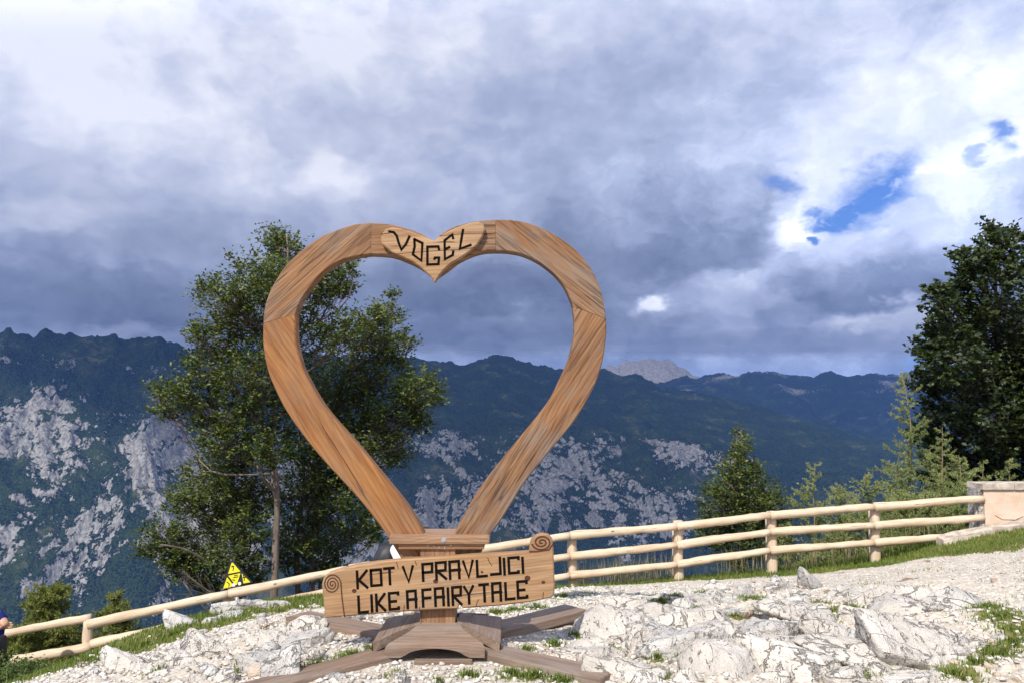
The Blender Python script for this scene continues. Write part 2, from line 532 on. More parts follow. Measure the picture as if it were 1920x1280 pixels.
def limestone(name, light, dark, lichen, grain=1.0, lich=0.35):
    m, t, out = material(name)
    pos = t.new('ShaderNodeNewGeometry').outputs['Position']
    n1 = t.noise(pos, 3.2 * grain, 6, 0.6, 0.3)
    n2 = t.noise(pos, 17 * grain, 6, 0.65)
    n3 = t.noise(pos, 75 * grain, 3, 0.6)
    l1 = t.noise(t.mapping(pos, rot=(0.4, 0.6, 0.5), scale=(1.0, 1.6, 2.6)), 2.1 * grain, 5, 0.55, 0.5)
    l2 = t.noise(t.mapping(pos, loc=(4, 2, 1), rot=(0.9, 0.2, 1.2), scale=(2.4, 1, 1)), 4.3 * grain, 5, 0.58, 0.4)
    crack = t.m('MAXIMUM', t.m('MULTIPLY', t.ss(t.m('ABSOLUTE', t.m('SUBTRACT', l1, 0.5)), 0.016, 0.004), t.ss(n1, 0.40, 0.52)),
                t.m('MULTIPLY', t.ss(t.m('ABSOLUTE', t.m('SUBTRACT', l2, 0.52)), 0.014, 0.003), t.ss(n2, 0.44, 0.56)))
    base = t.mix(t.ss(n1, 0.32, 0.68), dark, light)
    base = t.mix(t.ss(n2, 0.55, 0.72, 0, lich), base, lichen)
    base = t.mix(t.ss(n3, 0.58, 0.75, 0, 0.22), base, lichen)
    base = t.mix(t.m('MULTIPLY', crack, 0.62), base, (0.08, 0.07, 0.06))
    h = t.m('ADD', t.m('MULTIPLY', n2, 1.2), t.m('ADD', t.m('MULTIPLY', n3, 0.4), t.m('MULTIPLY', crack, -1.0)))
    nrm = t.bump(h, 0.9, 0.035)
    principled(t, out, base, 0.92, nrm, 0.15)
    return m

M_ROCK = limestone('pale_limestone', (0.63, 0.585, 0.525), (0.46, 0.42, 0.37), (0.26, 0.245, 0.23))
M_ROCKW = limestone('white_limestone', (0.63, 0.60, 0.56), (0.46, 0.435, 0.40), (0.26, 0.25, 0.24), 1.3, 0.4)
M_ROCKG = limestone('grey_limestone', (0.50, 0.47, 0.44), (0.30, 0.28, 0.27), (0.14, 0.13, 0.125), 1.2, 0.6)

def leaf_mat(name, c1, c2, c3, trans=0.3, rough=0.5):
    m, t, out = material(name)
    at = t.new('ShaderNodeAttribute', attribute_name='tint').outputs['Fac']
    col = t.ramp(at, [(0.0, c1), (0.7, c2), (1.0, c3)])
    p = t.new('ShaderNodeBsdfPrincipled')
    t.put(p.inputs['Base Color'], col)
    p.inputs['Roughness'].default_value = rough
    p.inputs['Specular IOR Level'].default_value = 0.35
    tr = t.new('ShaderNodeBsdfTranslucent')
    t.put(tr.inputs[0], t.mix(0.5, col, (0.16, 0.20, 0.02)))
    mx = t.new('ShaderNodeMixShader')
    mx.inputs[0].default_value = trans
    t.l.new(p.outputs[0], mx.inputs[1])
    t.l.new(tr.outputs[0], mx.inputs[2])
    t.l.new(mx.outputs[0], out.inputs[0])
    return m

M_BEECH = leaf_mat('beech_leaf', (0.014, 0.027, 0.004), (0.052, 0.078, 0.011), (0.17, 0.18, 0.033), 0.25)
M_MAPLE_SHADED = leaf_mat('maple_leaf_shaded', (0.010, 0.018, 0.004), (0.022, 0.037, 0.007), (0.05, 0.072, 0.013), 0.12)  # leaf green lowered so the colour itself carries the tree's shade
M_LARCH = leaf_mat('larch_needle', (0.15, 0.20, 0.055), (0.24, 0.285, 0.095), (0.34, 0.36, 0.15), 0.3, 0.7)
M_SPRUCE = leaf_mat('young_conifer_needle', (0.09, 0.115, 0.022), (0.17, 0.195, 0.04), (0.29, 0.29, 0.075), 0.3, 0.7)
M_GRASS = leaf_mat('grass_blade', (0.075, 0.13, 0.018), (0.16, 0.205, 0.036), (0.36, 0.32, 0.13), 0.35, 0.6)
M_DRY = leaf_mat('dry_grass', (0.28, 0.23, 0.12), (0.36, 0.30, 0.17), (0.42, 0.36, 0.22), 0.3, 0.7)
M_BUSH = leaf_mat('bush_leaf', (0.04, 0.07, 0.012), (0.07, 0.11, 0.018), (0.12, 0.15, 0.03), 0.25)

def bark(name, a, b, scale=1.0):
    m, t, out = material(name)
    co = t.new('ShaderNodeTexCoord').outputs['Object']
    n = t.noise(t.mapping(co, scale=(14, 14, 3.5)), scale, 6, 0.6, 0.4)
    n2 = t.noise(co, 6, 4, 0.6)
    c = t.mix(t.ss(n, 0.3, 0.7), a, b)
    c = t.mix(t.ss(n2, 0.5, 0.7, 0, 0.5), c, (0.20, 0.18, 0.16))
    principled(t, out, c, 0.9, t.bump(n, 0.5, 0.01), 0.1)
    return m
M_BARK = bark('beech_bark', (0.105, 0.080, 0.064), (0.185, 0.140, 0.115))
M_BARKD = bark('dark_bark', (0.05, 0.04, 0.03), (0.10, 0.08, 0.062))
M_TWIG = bark('larch_twig', (0.16, 0.12, 0.07), (0.26, 0.20, 0.12))

# ------------------------------------------------------------------ the ground: where the photograph shows its surface
CTRL = [P(*q) for q in [
    (560, 1280, 4.70), (825, 1280, 4.72), (1150, 1280, 4.70), (1500, 1280, 4.62), (1900, 1280, 4.45), (300, 1280, 4.95), (130, 1280, 5.5), (0, 1290, 6.3),
    (825, 1195, 5.65), (600, 1190, 5.8), (1100, 1185, 5.85), (1400, 1200, 5.65), (1600, 1200, 5.6), (1900, 1170, 5.5),
    (180, 1222, 7.6), (300, 1175, 7.8), (420, 1143, 8.2), (520, 1128, 8.4), (610, 1117, 8.6), (250, 1230, 6.6), (430, 1180, 6.8),
    (880, 1150, 7.0), (1170, 1125, 7.6), (1345, 1106, 9.0), (1500, 1098, 9.0), (1700, 1065, 9.4), (1900, 1052, 8.6),
    (1070, 1104, 10.7), (1270, 1090, 11.0), (1445, 1076, 11.0), (1640, 1056, 11.0), (1790, 1010, 11.0), (1915, 992, 10.7)]]
CTRL += [np.array(q, float) for q in [
    (0, 0, 0.08), (-4, 1, -0.5), (5, 1, 0.35), (-8, 3, -2.0), (9, 5, 0.6), (9, 11, 0.35), (-5.9, 9.0, -2.15), (-6.6, 10.2, -2.35), (-5.0, 10.1, -1.75),
    (-3.4, 10.3, -1.45), (-1.8, 10.6, -1.15), (-9, 9, -3.2), (0, 13, -1.7), (5, 13, -0.9), (-5, 13, -3.2), (9, 14, -0.3), (0, -4, 0.2), (6, -4, 0.4), (-6, -4, -0.7)]]
CTRL = np.array(CTRL)
def _tps(r2):
    return 0.5 * r2 * np.log(r2 + 1e-9)
_n = len(CTRL)
_K = _tps(((CTRL[:, None, :2] - CTRL[None, :, :2]) ** 2).sum(2)) + np.eye(_n) * 0.15
_Q = np.hstack([np.ones((_n, 1)), CTRL[:, :2]])
_A = np.block([[_K, _Q], [_Q.T, np.zeros((3, 3))]])
_W = np.linalg.solve(_A, np.concatenate([CTRL[:, 2], np.zeros(3)]))

def fence_y(x):
    """how far ahead the fence line runs"""
    return np.interp(x, [-7, -5, 0, 1, 7], [9.9, 10.05, 10.8, 11.0, 11.0])

def gz(x, y):
    x = np.atleast_1d(np.asarray(x, float)); y = np.atleast_1d(np.asarray(y, float))
    xc = np.clip(x, -10, 10); yc = np.clip(y, -5, 14)
    d = (xc[:, None] - CTRL[None, :, 0]) ** 2 + (yc[:, None] - CTRL[None, :, 1]) ** 2
    z = _tps(d) @ _W[:_n] + _W[_n] + _W[_n + 1] * xc + _W[_n + 2] * yc
    z = z + np.where(x < -10, (x + 10) * 0.35, 0) + np.where(x > 10, (x - 10) * 0.05, 0)
    over = np.maximum(0, y - fence_y(np.clip(x, -7, 7)) - 1.0)
    return z - 0.5 * over ** 1.12

def gz1(x, y):
    return float(gz(x, y)[0])

def hit(px, py):
    """ground point seen at a pixel"""
    d = ray(px, py)
    ts = np.linspace(3.2, 14, 1200)
    X = ts * d[0] / d[1]; Z = CAMZ + ts * d[2] / d[1]
    below = np.nonzero(gz(X, ts) >= Z)[0]
    i = below[0] if len(below) else -1
    return np.array([X[i], ts[i], gz1(X[i], ts[i])])

# grass / bare-stone cover, by place on the ground
def bandmask(x, y):
    """1 in the grassy strip along the fence and over the left-hand crest"""
    fy = fence_y(x)
    front = np.interp(x, [-7, -4.6, -3.2, -1.5, 0.4, 0.9, 2.2, 3.2, 4.2, 5.2, 6.2, 7.5], [5.0, 4.4, 3.7, 3.1, 1.9, 0.55, 0.25, 0.6, 0.6, 1.1, 2.0, 2.3])
    n = vnoise(np.stack([x * 1.7, y * 1.7, x * 0], 1), 5) * 0.35 + vnoise(np.stack([x * 6, y * 6, x * 0], 1), 8) * 0.18
    return sstep(y - (fy - front) + n, -0.25, 0.3)

TUFTS = []     # (x, y, radius) of small grass patches
for px, py, r in [(590, 1172, .16), (640, 1180, .14), (560, 1168, .12), (700, 1215, .12), (660, 1225, .14), (600, 1245, .13), (560, 1255, .12), (640, 1235, .12),
                  (880, 1262, .10), (960, 1262, .16), (1000, 1266, .14), (1050, 1275, .12), (985, 1215, .10), (1040, 1205, .10), (1078, 1190, .09),
                  (930, 1150, .14), (960, 1145, .14), (1000, 1140, .16), (1060, 1120, .22), (1090, 1115, .18), (1220, 1138, .22), (1240, 1130, .15), (1270, 1125, .12),
                  (1330, 1115, .2), (1300, 1150, .12), (1410, 1130, .2), (1430, 1150, .16), (1380, 1160, .12), (1230, 1238, .10), (1275, 1240, .08), (1230, 1272, .14),
                  (1395, 1258, .10), (1440, 1258, .08), (1490, 1150, .2), (1560, 1150, .2), (1600, 1150, .16), (1650, 1130, .2), (1720, 1130, .18), (1790, 1128, .14),
                  (1640, 1160, .14), (1850, 1150, .2), (1880, 1165, .25), (1910, 1180, .25), (1870, 1230, .2), (1900, 1215, .16), (1820, 1245, .18), (1790, 1270, .2),
                  (1620, 1262, .16), (1600, 1275, .14), (1550, 1172, .12), (460, 1262, .11), (455, 1245, .09), (560, 1262, .10), (310, 1262, .10), (265, 1210, .14),
                  (320, 1190, .12), (1480, 1180, .12), (1530, 1140, .14), (1150, 1220, .07), (1100, 1252, .07), (745, 1262, .08), (820, 1275, .06)]:
    q = hit(px, py)
    TUFTS.append((q[0], q[1], r * 0.75))
TUFTS = np.array(TUFTS)

def tuftmask(x, y):
    m = np.zeros(len(x))
    n = vnoise(np.stack([x * 9, y * 9, x * 0], 1), 21) * 0.5
    for tx, ty, r in TUFTS:
        d = np.hypot(x - tx, y - ty) / r
        m = np.maximum(m, 1 - sstep(d + n, 0.45, 1.15))
    return m

xs = np.concatenate([np.linspace(-60, -8, 14)[:-1], np.linspace(-8, -5.2, 40)[:-1], np.linspace(-5.2, 6.6, 560), np.linspace(6.6, 9, 34)[1:], np.linspace(9, 60, 14)[1:]])
ys = np.concatenate([np.linspace(-30, 3.6, 24)[:-1], np.linspace(3.6, 8.2, 250), np.linspace(8.2, 12.5, 130)[1:], np.linspace(12.5, 20, 20)[1:], np.linspace(20, 70, 12)[1:]])
GX, GY = np.meshgrid(xs, ys)
gx, gy = GX.ravel(), GY.ravel()
g0 = gz(gx, gy)
band = bandmask(gx, gy)
tuf = tuftmask(gx, gy)
p3 = np.stack([gx, gy, gx * 0], 1)
inside = ((gx > -6) & (gx < 7.4) & (gy > 3.4) & (gy < 12.5)).astype(float)
rough = 0.04 * fbm(p3 * 1.5, 4, 40) + 0.030 * (fbm(p3 * 5, 4, 44, ridged=True) - 0.5) + 0.012 * fbm(p3 * 22, 2, 47)
# bare bedrock that breaks through the gravel on the right and at lower left
rockzone = np.maximum(sstep(gx, 0.55, 1.3) * (1 - sstep(gx, 3.9, 4.8)) * (1 - sstep(gy, 7.6, 8.6)),
                      (1 - sstep(gx, -1.5, -1.05)) * sstep(gx, -3.6, -2.6) * (1 - sstep(gy, 6.0, 6.8)))
steps = fbm(np.stack([gx * 1.9 + 0.3 * gy, gy * 3.1, gx * 0], 1), 4, 60, ridged=True)
rough = rough + rockzone * (0.085 * (steps - 0.55) + 0.05 * (fbm(p3 * 3.4 + 3, 3, 66, ridged=True) - 0.55))
rough = rough * (1 - 0.75 * band)
near_feet = np.exp(-(((gx + 0.5) / 1.25) ** 2 + ((gy - 5.5) / 1.1) ** 2) ** 2)
rough = rough * (1 - 0.85 * near_feet) - 0.02 * near_feet
gV = np.stack([gx, gy, g0 + rough * inside], 1)
nx, ny = len(xs), len(ys)
GZ = gV[:, 2].reshape(ny, nx)
def gsurf(x, y):
    """height of the finished ground surface"""
    x = np.atleast_1d(np.asarray(x, float)); y = np.atleast_1d(np.asarray(y, float))
    i = np.clip(np.searchsorted(xs, x) - 1, 0, nx - 2); j = np.clip(np.searchsorted(ys, y) - 1, 0, ny - 2)
    u = (x - xs[i]) / (xs[i + 1] - xs[i]); v = (y - ys[j]) / (ys[j + 1] - ys[j])
    return GZ[j, i] * (1 - u) * (1 - v) + GZ[j, i + 1] * u * (1 - v) + GZ[j + 1, i] * (1 - u) * v + GZ[j + 1, i + 1] * u * v
ii = np.arange(nx * ny).reshape(ny, nx)
gF = np.stack([ii[:-1, :-1].ravel(), ii[:-1, 1:].ravel(), ii[1:, 1:].ravel(), ii[1:, :-1].ravel()], 1)

m, t, out = material('stony_ground')
at_g = t.new('ShaderNodeAttribute', attribute_name='grass').outputs['Fac']
at_s = t.new('ShaderNodeAttribute', attribute_name='soil').outputs['Fac']
pos = t.new('ShaderNodeNewGeometry').outputs['Position']
n1 = t.noise(pos, 2.3, 5, 0.6); n2 = t.noise(pos, 24, 6, 0.65); n3 = t.noise(pos, 110, 3, 0.6)
vc = t.voro(pos, 42, 'F1', out='Color')
vd = t.voro(pos, 42, 'F1')
vs = t.new('ShaderNodeSeparateColor'); t.put(vs.inputs[0], vc)
grav = t.mix(vs.outputs[0], (0.35, 0.305, 0.25), (0.58, 0.535, 0.465))
grav = t.mix(t.ss(vd, 0.35, 0.65, 0, 0.45), grav, (0.36, 0.31, 0.25))
grav = t.mix(t.ss(n1, 0.45, 0.7, 0, 0.4), grav, (0.48, 0.41, 0.34))
soil = t.mix(n2, (0.16, 0.105, 0.06), (0.27, 0.20, 0.12))
c = t.mix(t.ss(t.m('ADD', at_s, t.m('MULTIPLY', t.m('SUBTRACT', n2, 0.5), 0.7)), 0.42, 0.62), grav, soil)
turf = t.mix(n2, (0.085, 0.09, 0.025), (0.22, 0.19, 0.075))
c = t.mix(t.ss(t.m('ADD', at_g, t.m('MULTIPLY', t.m('SUBTRACT', n2, 0.5), 0.5)), 0.4, 0.65), c, turf)
h = t.m('ADD', t.m('MULTIPLY', n2, 0.6), t.m('ADD', t.m('MULTIPLY', vd, -0.5), t.m('MULTIPLY', n3, 0.3)))
principled(t, out, c, 0.95, t.bump(h, 0.6, 0.012), 0.1)
M_GROUND = m
me = mesh_np('ground', gV, gF, M_GROUND, True)
a = me.attributes.new('grass', 'FLOAT', 'POINT'); a.data.foreach_set('value', np.maximum(band, tuf * 0.75).astype(np.float32))
soilm = np.maximum(tuf * 0.8, sstep(fbm(p3 * 2.2 + 9, 4, 71), 0.16, 0.5)) * (1 - 0.7 * near_feet)
a = me.attributes.new('soil', 'FLOAT', 'POINT'); a.data.foreach_set('value', soilm.astype(np.float32))
tag(link(bpy.data.objects.new('ground', me)), 'stony white limestone ground with turf along the fence', None, None, 'structure')

# ------------------------------------------------------------------ valley and mountains, at their real distance
def tab(px, pairs):
    a = np.array(pairs, float)
    return np.interp(px, a[:, 0], a[:, 1])

az_t = np.radians(np.linspace(-46, 46, 1000))
PXc = 960 + F_PX * np.tan(az_t) / 1.0
r_t = np.concatenate([np.linspace(80, 3300, 26)[:-1], np.linspace(3300, 5700, 260)[:-1], np.linspace(5700, 8600, 130)[:-1],
                      np.linspace(8600, 13200, 110)[:-1], np.linspace(13200, 18500, 60)[:-1], np.linspace(18500, 24000, 8)])
def zof(px, py, r):
    """height at distance r (along the ground) of what is seen at pixel row py"""
    V = (640 - py) / F_PX; X = (px - 960) / F_PX
    cp, sp = math.cos(PITCH), math.sin(PITCH)
    h = np.hypot(X, cp - V * sp)
    return CAMZ + (sp + V * cp) / h * r

ridgeA = tab(PXc, [(-600, 668), (-300, 655), (0, 648), (40, 640), (85, 637), (115, 647), (200, 652), (250, 647), (350, 656), (500, 664), (700, 668), (780, 672), (835, 682), (870, 686),
                   (895, 674), (930, 668), (965, 674), (1000, 685), (1060, 692), (1110, 694), (1135, 690), (1165, 708), (1192, 703), (1240, 726), (1300, 735), (1400, 760),
                   (1500, 788), (1600, 815), (1700, 838), (1850, 870), (2300, 930)])
rA = tab(PXc, [(-600, 5300), (0, 5300), (350, 5700), (600, 6600), (930, 7800), (1150, 8000), (1400, 7600), (1700, 7000), (2300, 6500)])
edgeA = tab(PXc, [(-600, 800), (0, 790), (170, 780), (300, 800), (450, 850), (700, 858), (1000, 852), (1300, 880), (1500, 930), (1700, 960), (2300, 990)])
rE = tab(PXc, [(-600, 4750), (0, 4750), (400, 4750), (900, 4900), (1700, 4900), (2300, 4900)])
ridgeB = tab(PXc, [(-600, 770), (1000, 770), (1100, 730), (1250, 716), (1330, 706), (1400, 699), (1450, 699), (1500, 708), (1560, 700), (1600, 705), (1640, 701), (1700, 703), (1760, 698), (1850, 704), (2300, 712)])
ridgeC = tab(PXc, [(-600, 760), (1000, 752), (1090, 715), (1140, 690), (1180, 681), (1240, 672), (1290, 694), (1340, 712), (1420, 740), (2300, 752)])
NA, NR = len(az_t), len(r_t)
Zm = np.zeros((NR, NA))
zE = zof(PXc, edgeA, rE); zA = zof(PXc, ridgeA, rA)
for j in range(NA):
    rb = 3650 + 120 * math.sin(j * 0.021) + 60 * math.sin(j * 0.073)
    kr = [0, 80, 400, 1200, 2400, rb, rb + 450, rE[j], (rE[j] * 0.55 + rA[j] * 0.45), rA[j], rA[j] + 900, 9300, 11000, 12500, 13600, 15800, 17500, 19500, 24000]
    zmid = zE[j] * 0.52 + zA[j] * 0.48
    kz = [-20, -75, -300, -720, -1000, -1000, -1000 + (zE[j] + 1000) * 0.52, zE[j], zmid, zA[j], min(zA[j] - 220, -60), -430, -60, zof(PXc[j], ridgeB[j], 12500), -100, 100, zof(PXc[j], ridgeC[j], 17500), -300, -400]
    Zm[:, j] = np.interp(r_t, kr, kz)
# smooth along r a little, then add relief
Zs = Zm.copy()
Zs[1:-1] = 0.25 * Zm[:-2] + 0.5 * Zm[1:-1] + 0.25 * Zm[2:]
R2, A2 = np.meshgrid(r_t, az_t, indexing='ij')
MX, MY = R2 * np.sin(A2), R2 * np.cos(A2)
pm = np.stack([MX.ravel(), MY.ravel(), Zs.ravel() * 0], 1)
wall = (sstep(R2, 3600, 4000) * (1 - sstep(R2, rE[None, :] + 100, rE[None, :] + 900))).ravel()
leftw = (1 - sstep(PXc, 380, 620))[None, :].repeat(NR, 0).ravel()
plateau = 1 - wall
warpx = 130 * vnoise(pm / 420, 91); warpy = 130 * vnoise(pm / 420 + 7, 92)
q = pm.copy(); q[:, 0] += warpx; q[:, 1] += warpy
n_gully = fbm(np.stack([(q[:, 0] + 0.35 * q[:, 1]) / 430, q[:, 1] / 1500, q[:, 2]], 1), 6, 100, 0.55, ridged=True)
n_rock = fbm(q / 110, 4, 130, 0.55, ridged=True)
n_roll = fbm(pm / 700, 4, 150)
far = sstep(R2, 8600, 9800).ravel()
relief = wall * (185 * (n_gully - 0.25) + 42 * n_rock) + plateau * (1 - far) * (26 * n_roll + 12 * n_rock + 90 * leftw * (n_gully - 0.25) + 30 * (n_gully - .25)) \
    + far * (190 * (fbm(np.stack([q[:, 0] / 520, q[:, 1] / 1100, q[:, 2]], 1), 5, 180, 0.55, ridged=True) - 0.5))
relief *= sstep(R2, 3200, 3750).ravel()
relief += sstep(R2, 14000, 15500).ravel() * 150 * (fbm(np.stack([q[:, 0] / 420, q[:, 1] / 900, q[:, 2]], 1), 5, 500, 0.6, ridged=True) - 0.4)
relief += 62 * sstep(R2, 4900, 5300).ravel() * (1 - far) * (fbm(np.stack([q[:, 0] / 190, q[:, 1] / 300, q[:, 2]], 1), 4, 520, 0.6, ridged=True) - 0.75)
jag = 9 * fbm(np.stack([q[:, 0] / 45, q[:, 1] / 45, q[:, 2]], 1), 2, 210) * sstep(R2, 3600, 3800).ravel()
Zf = Zs.ravel() + relief - 20 * wall + jag
# where bare rock shows (a property of the place, not of the light): steep ribs, cliff bands, screes
Zg = Zf.reshape(NR, NA)
dzr = np.gradient(Zg, axis=0) / np.gradient(r_t)[:, None]
dza = np.gradient(Zg, axis=1) / (R2 * (az_t[1] - az_t[0]))
slope = np.hypot(dzr, dza).ravel()
PYs = 640 - F_PX * np.tan(np.arctan2(Zg - CAMZ, R2 / np.cos(A2) * np.cos(A2)) - PITCH)
pxg = np.broadcast_to(PXc, (NR, NA)).ravel(); pyg = PYs.ravel()
lat = (pxg - 960) / F_PX * 4600       # metres along the wall
streak = fbm(np.stack([lat / 150 + Zf / 240, Zf / 80 - lat / 420, R2.ravel() / 3000], 1), 5, 240, 0.56)
patch = fbm(np.stack([lat / 420, Zf / 260, R2.ravel() / 2500], 1), 4, 270)
lowleft = leftw * sstep(-Zf, -40, 260)
rk = -0.34 + 0.30 * (slope - 0.9) * wall + 0.75 * streak + 0.95 * patch + 0.22 * n_gully * wall
rk += 0.20 * lowleft + 0.08 * leftw - 0.45 * sstep(pxg, 1280, 1480) * (1 - far)
rk += (1 - leftw) * wall * 0.30 * sstep(Zf, -900, -480) - (1 - wall) * (1 - far) * (0.42 - 0.34 * leftw)
rk += 0.55 * np.exp(-(((lat + 3300) / 330) ** 2 + ((Zf + 130) / 110) ** 2) ** 2)       # the cliff band at upper left
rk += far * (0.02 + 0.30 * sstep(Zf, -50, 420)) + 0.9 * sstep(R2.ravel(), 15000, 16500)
mV = np.stack([MX.ravel(), MY.ravel(), Zf], 1)
ii = np.arange(NR * NA).reshape(NR, NA)
mF = np.stack([ii[:-1, :-1].ravel(), ii[:-1, 1:].ravel(), ii[1:, 1:].ravel(), ii[1:, :-1].ravel()], 1)
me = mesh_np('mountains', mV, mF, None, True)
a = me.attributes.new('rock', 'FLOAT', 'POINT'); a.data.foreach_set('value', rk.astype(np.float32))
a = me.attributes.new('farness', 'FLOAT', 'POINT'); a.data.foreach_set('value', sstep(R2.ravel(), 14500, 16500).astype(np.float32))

m, t, out = material('forest_and_limestone')
pos = t.new('ShaderNodeNewGeometry').outputs['Position']
rk_a = t.new('ShaderNodeAttribute', attribute_name='rock').outputs['Fac']
fa_a = t.new('ShaderNodeAttribute', attribute_name='farness').outputs['Fac']
nA = t.noise(pos, 1 / 34, 6, 0.62, 0.4)
nB = t.noise(t.mapping(pos, rot=(0.5, 0.2, 0.3), scale=(1, 1, 0.45)), 1 / 13, 4, 0.6)
nC = t.noise(pos, 1 / 9, 3, 0.6)
nD = t.noise(pos, 1 / 230, 4, 0.6)
mask = t.m('ADD', rk_a, t.m('ADD', t.m('MULTIPLY', t.m('SUBTRACT', nA, 0.5), 0.85), t.m('MULTIPLY', t.m('SUBTRACT', nB, 0.5), 0.55)))
mask = t.m('ADD', mask, t.m('MULTIPLY', t.m('SUBTRACT', nC, 0.5), 0.5))
mask = t.ss(mask, 0.11, 0.20)
forest = t.mix(t.ss(nC, 0.38, 0.62), (0.005, 0.012, 0.008), (0.034, 0.054, 0.024))
forest = t.mix(t.ss(nD, 0.45, 0.65, 0, 0.6), forest, (0.040, 0.062, 0.022))
meadow = t.mix(nB, (0.10, 0.095, 0.055), (0.17, 0.15, 0.09))
forest = t.mix(t.m('MULTIPLY', t.ss(t.m('ADD', nD, t.m('MULTIPLY', t.m('SUBTRACT', nA, 0.5), 0.6)), 0.62, 0.70), 0.5), forest, meadow)
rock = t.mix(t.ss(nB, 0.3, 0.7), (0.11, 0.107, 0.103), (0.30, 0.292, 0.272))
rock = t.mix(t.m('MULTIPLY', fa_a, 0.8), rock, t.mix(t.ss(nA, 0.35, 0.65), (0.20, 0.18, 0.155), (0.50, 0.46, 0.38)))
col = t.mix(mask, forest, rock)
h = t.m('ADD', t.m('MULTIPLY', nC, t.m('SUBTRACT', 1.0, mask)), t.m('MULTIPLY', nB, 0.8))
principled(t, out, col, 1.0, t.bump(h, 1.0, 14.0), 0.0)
me.materials.append(m)
tag(link(bpy.data.objects.new('mountains', me)), 'forested limestone mountains across the valley', None, None, 'structure')

# a torn sheet of cloud over the valley: it shades the mountains
HZ1 = float(Zf.max()) + 20
cx_, cy_ = np.meshgrid(np.linspace(-15000, 15000, 61), np.linspace(1300, 21000, 50))
cz_ = np.full(cx_.size, HZ1 + 130.0)
m, t, out = material('cloud_sheet')
pos = t.new('ShaderNodeNewGeometry').outputs['Position']
sp_ = t.new('ShaderNodeSeparateXYZ'); t.put(sp_.inputs[0], pos)
n1 = t.noise(pos, 1 / 4200, 2, 0.5, 0.2)
op = t.ss(n1, 0.30, 0.62, 0.48, 0.66)
gap = t.new('ShaderNodeVectorMath', operation='LENGTH')
t.put(gap.inputs[0], t.vm('MULTIPLY', t.vm('SUBTRACT', pos, (-3500, 2350, 0)), (1 / 1500, 1 / 900, 0)))
op = t.m('MULTIPLY', op, t.ss(gap.outputs['Value'], 0.75, 1.25))
gap2 = t.new('ShaderNodeVectorMath', operation='LENGTH')
t.put(gap2.inputs[0], t.vm('MULTIPLY', t.vm('SUBTRACT', pos, (3900, 4300, 0)), (1 / 3000, 1 / 2900, 0)))
op = t.m('MULTIPLY', op, t.ss(gap2.outputs['Value'], 0.25, 1.6, 0.1, 1.0))
op = t.m('MULTIPLY', op, t.ss(sp_.outputs[1], 1400, 2500))
op = t.m('MULTIPLY', op, t.ss(sp_.outputs[1], 20500, 16500))
df = t.new('ShaderNodeBsdfDiffuse'); df.inputs[0].default_value = (0.25, 0.26, 0.29, 1)
tl = t.new('ShaderNodeBsdfTranslucent'); tl.inputs[0].default_value = (0.060, 0.068, 0.095, 1)
ad = t.new('ShaderNodeAddShader'); t.l.new(df.outputs[0], ad.inputs[0]); t.l.new(tl.outputs[0], ad.inputs[1])
tp_ = t.new('ShaderNodeBsdfTransparent')
mx = t.new('ShaderNodeMixShader'); t.put(mx.inputs[0], op); t.l.new(tp_.outputs[0], mx.inputs[1]); t.l.new(ad.outputs[0], mx.inputs[2])
t.l.new(mx.outputs[0], out.inputs[0])
ii = np.arange(cx_.size).reshape(cx_.shape)
me = mesh_np('cloud', np.stack([cx_.ravel(), cy_.ravel(), cz_], 1), np.stack([ii[:-1, :-1].ravel(), ii[:-1, 1:].ravel(), ii[1:, 1:].ravel(), ii[1:, :-1].ravel()], 1), m, True)
tag(link(bpy.data.objects.new('cloud', me)), 'torn sheet of grey cloud over the mountains', None, None, 'stuff')

# the blue air between
HZ0, HZ1 = float(Zf.min()) - 1.5, float(Zf.max()) + 20
hb = np.array([(x, y, z) for x in (-21000, 21000) for y in (-400, 24300) for z in (HZ0, HZ1)], float)
m, t, out = material('blue_air')
pv = t.new('ShaderNodeVolumePrincipled')
pv.inputs['Color'].default_value = (0.17, 0.36, 0.95, 1)
pv.inputs['Density'].default_value = 3.1e-5
pv.inputs['Anisotropy'].default_value = 0.0
t.l.new(pv.outputs[0], out.inputs['Volume'])
tag(obj('haze', hb, [(0, 1, 3, 2), (4, 6, 7, 5), (0, 4, 5, 1), (2, 3, 7, 6), (0, 2, 6, 4), (1, 5, 7, 3)], m, loc=(0, 0, 0)), None, None, None, 'stuff')

# ------------------------------------------------------------------ the heart
YH, TH = 5.45, 0.11             # front plane of the heart and its thickness
HB = P(825, 1200, 5.54)
HEART = thing('heart_sculpture', (HB[0], 5.54, gz1(HB[0], 5.54)), 'large brown wooden heart frame on a pedestal with a lettered sign board', 'heart frame')

def to3(pts, Y):
    return np.array([P(a, b, Y) for a, b in pts])

def loft(outer, inner, Y0, Y1, ch=0.008):
    """frame piece between two edge curves, with eased edges"""
    V = []
    for o, i in zip(outer, inner):
        e = (i - o) / (np.linalg.norm(i - o) + 1e-9)
        for q, y in ((o + e * ch, Y0), (i - e * ch, Y0), (i, Y0 + ch), (i, Y1 - ch), (i - e * ch, Y1), (o + e * ch, Y1), (o, Y1 - ch), (o, Y0 + ch)):
            V.append((q[0], y, q[2]))
    n = len(outer)
    F = []
    for k in range(n - 1):
        for j in range(8):
            l = (j + 1) % 8
            F.append((k * 8 + j, k * 8 + l, (k + 1) * 8 + l, (k + 1) * 8 + j))
    F.append(tuple(range(7, -1, -1)))
    F.append(tuple((n - 1) * 8 + j for j in range(8)))
    return np.array(V), [f[::-1] for f in F]

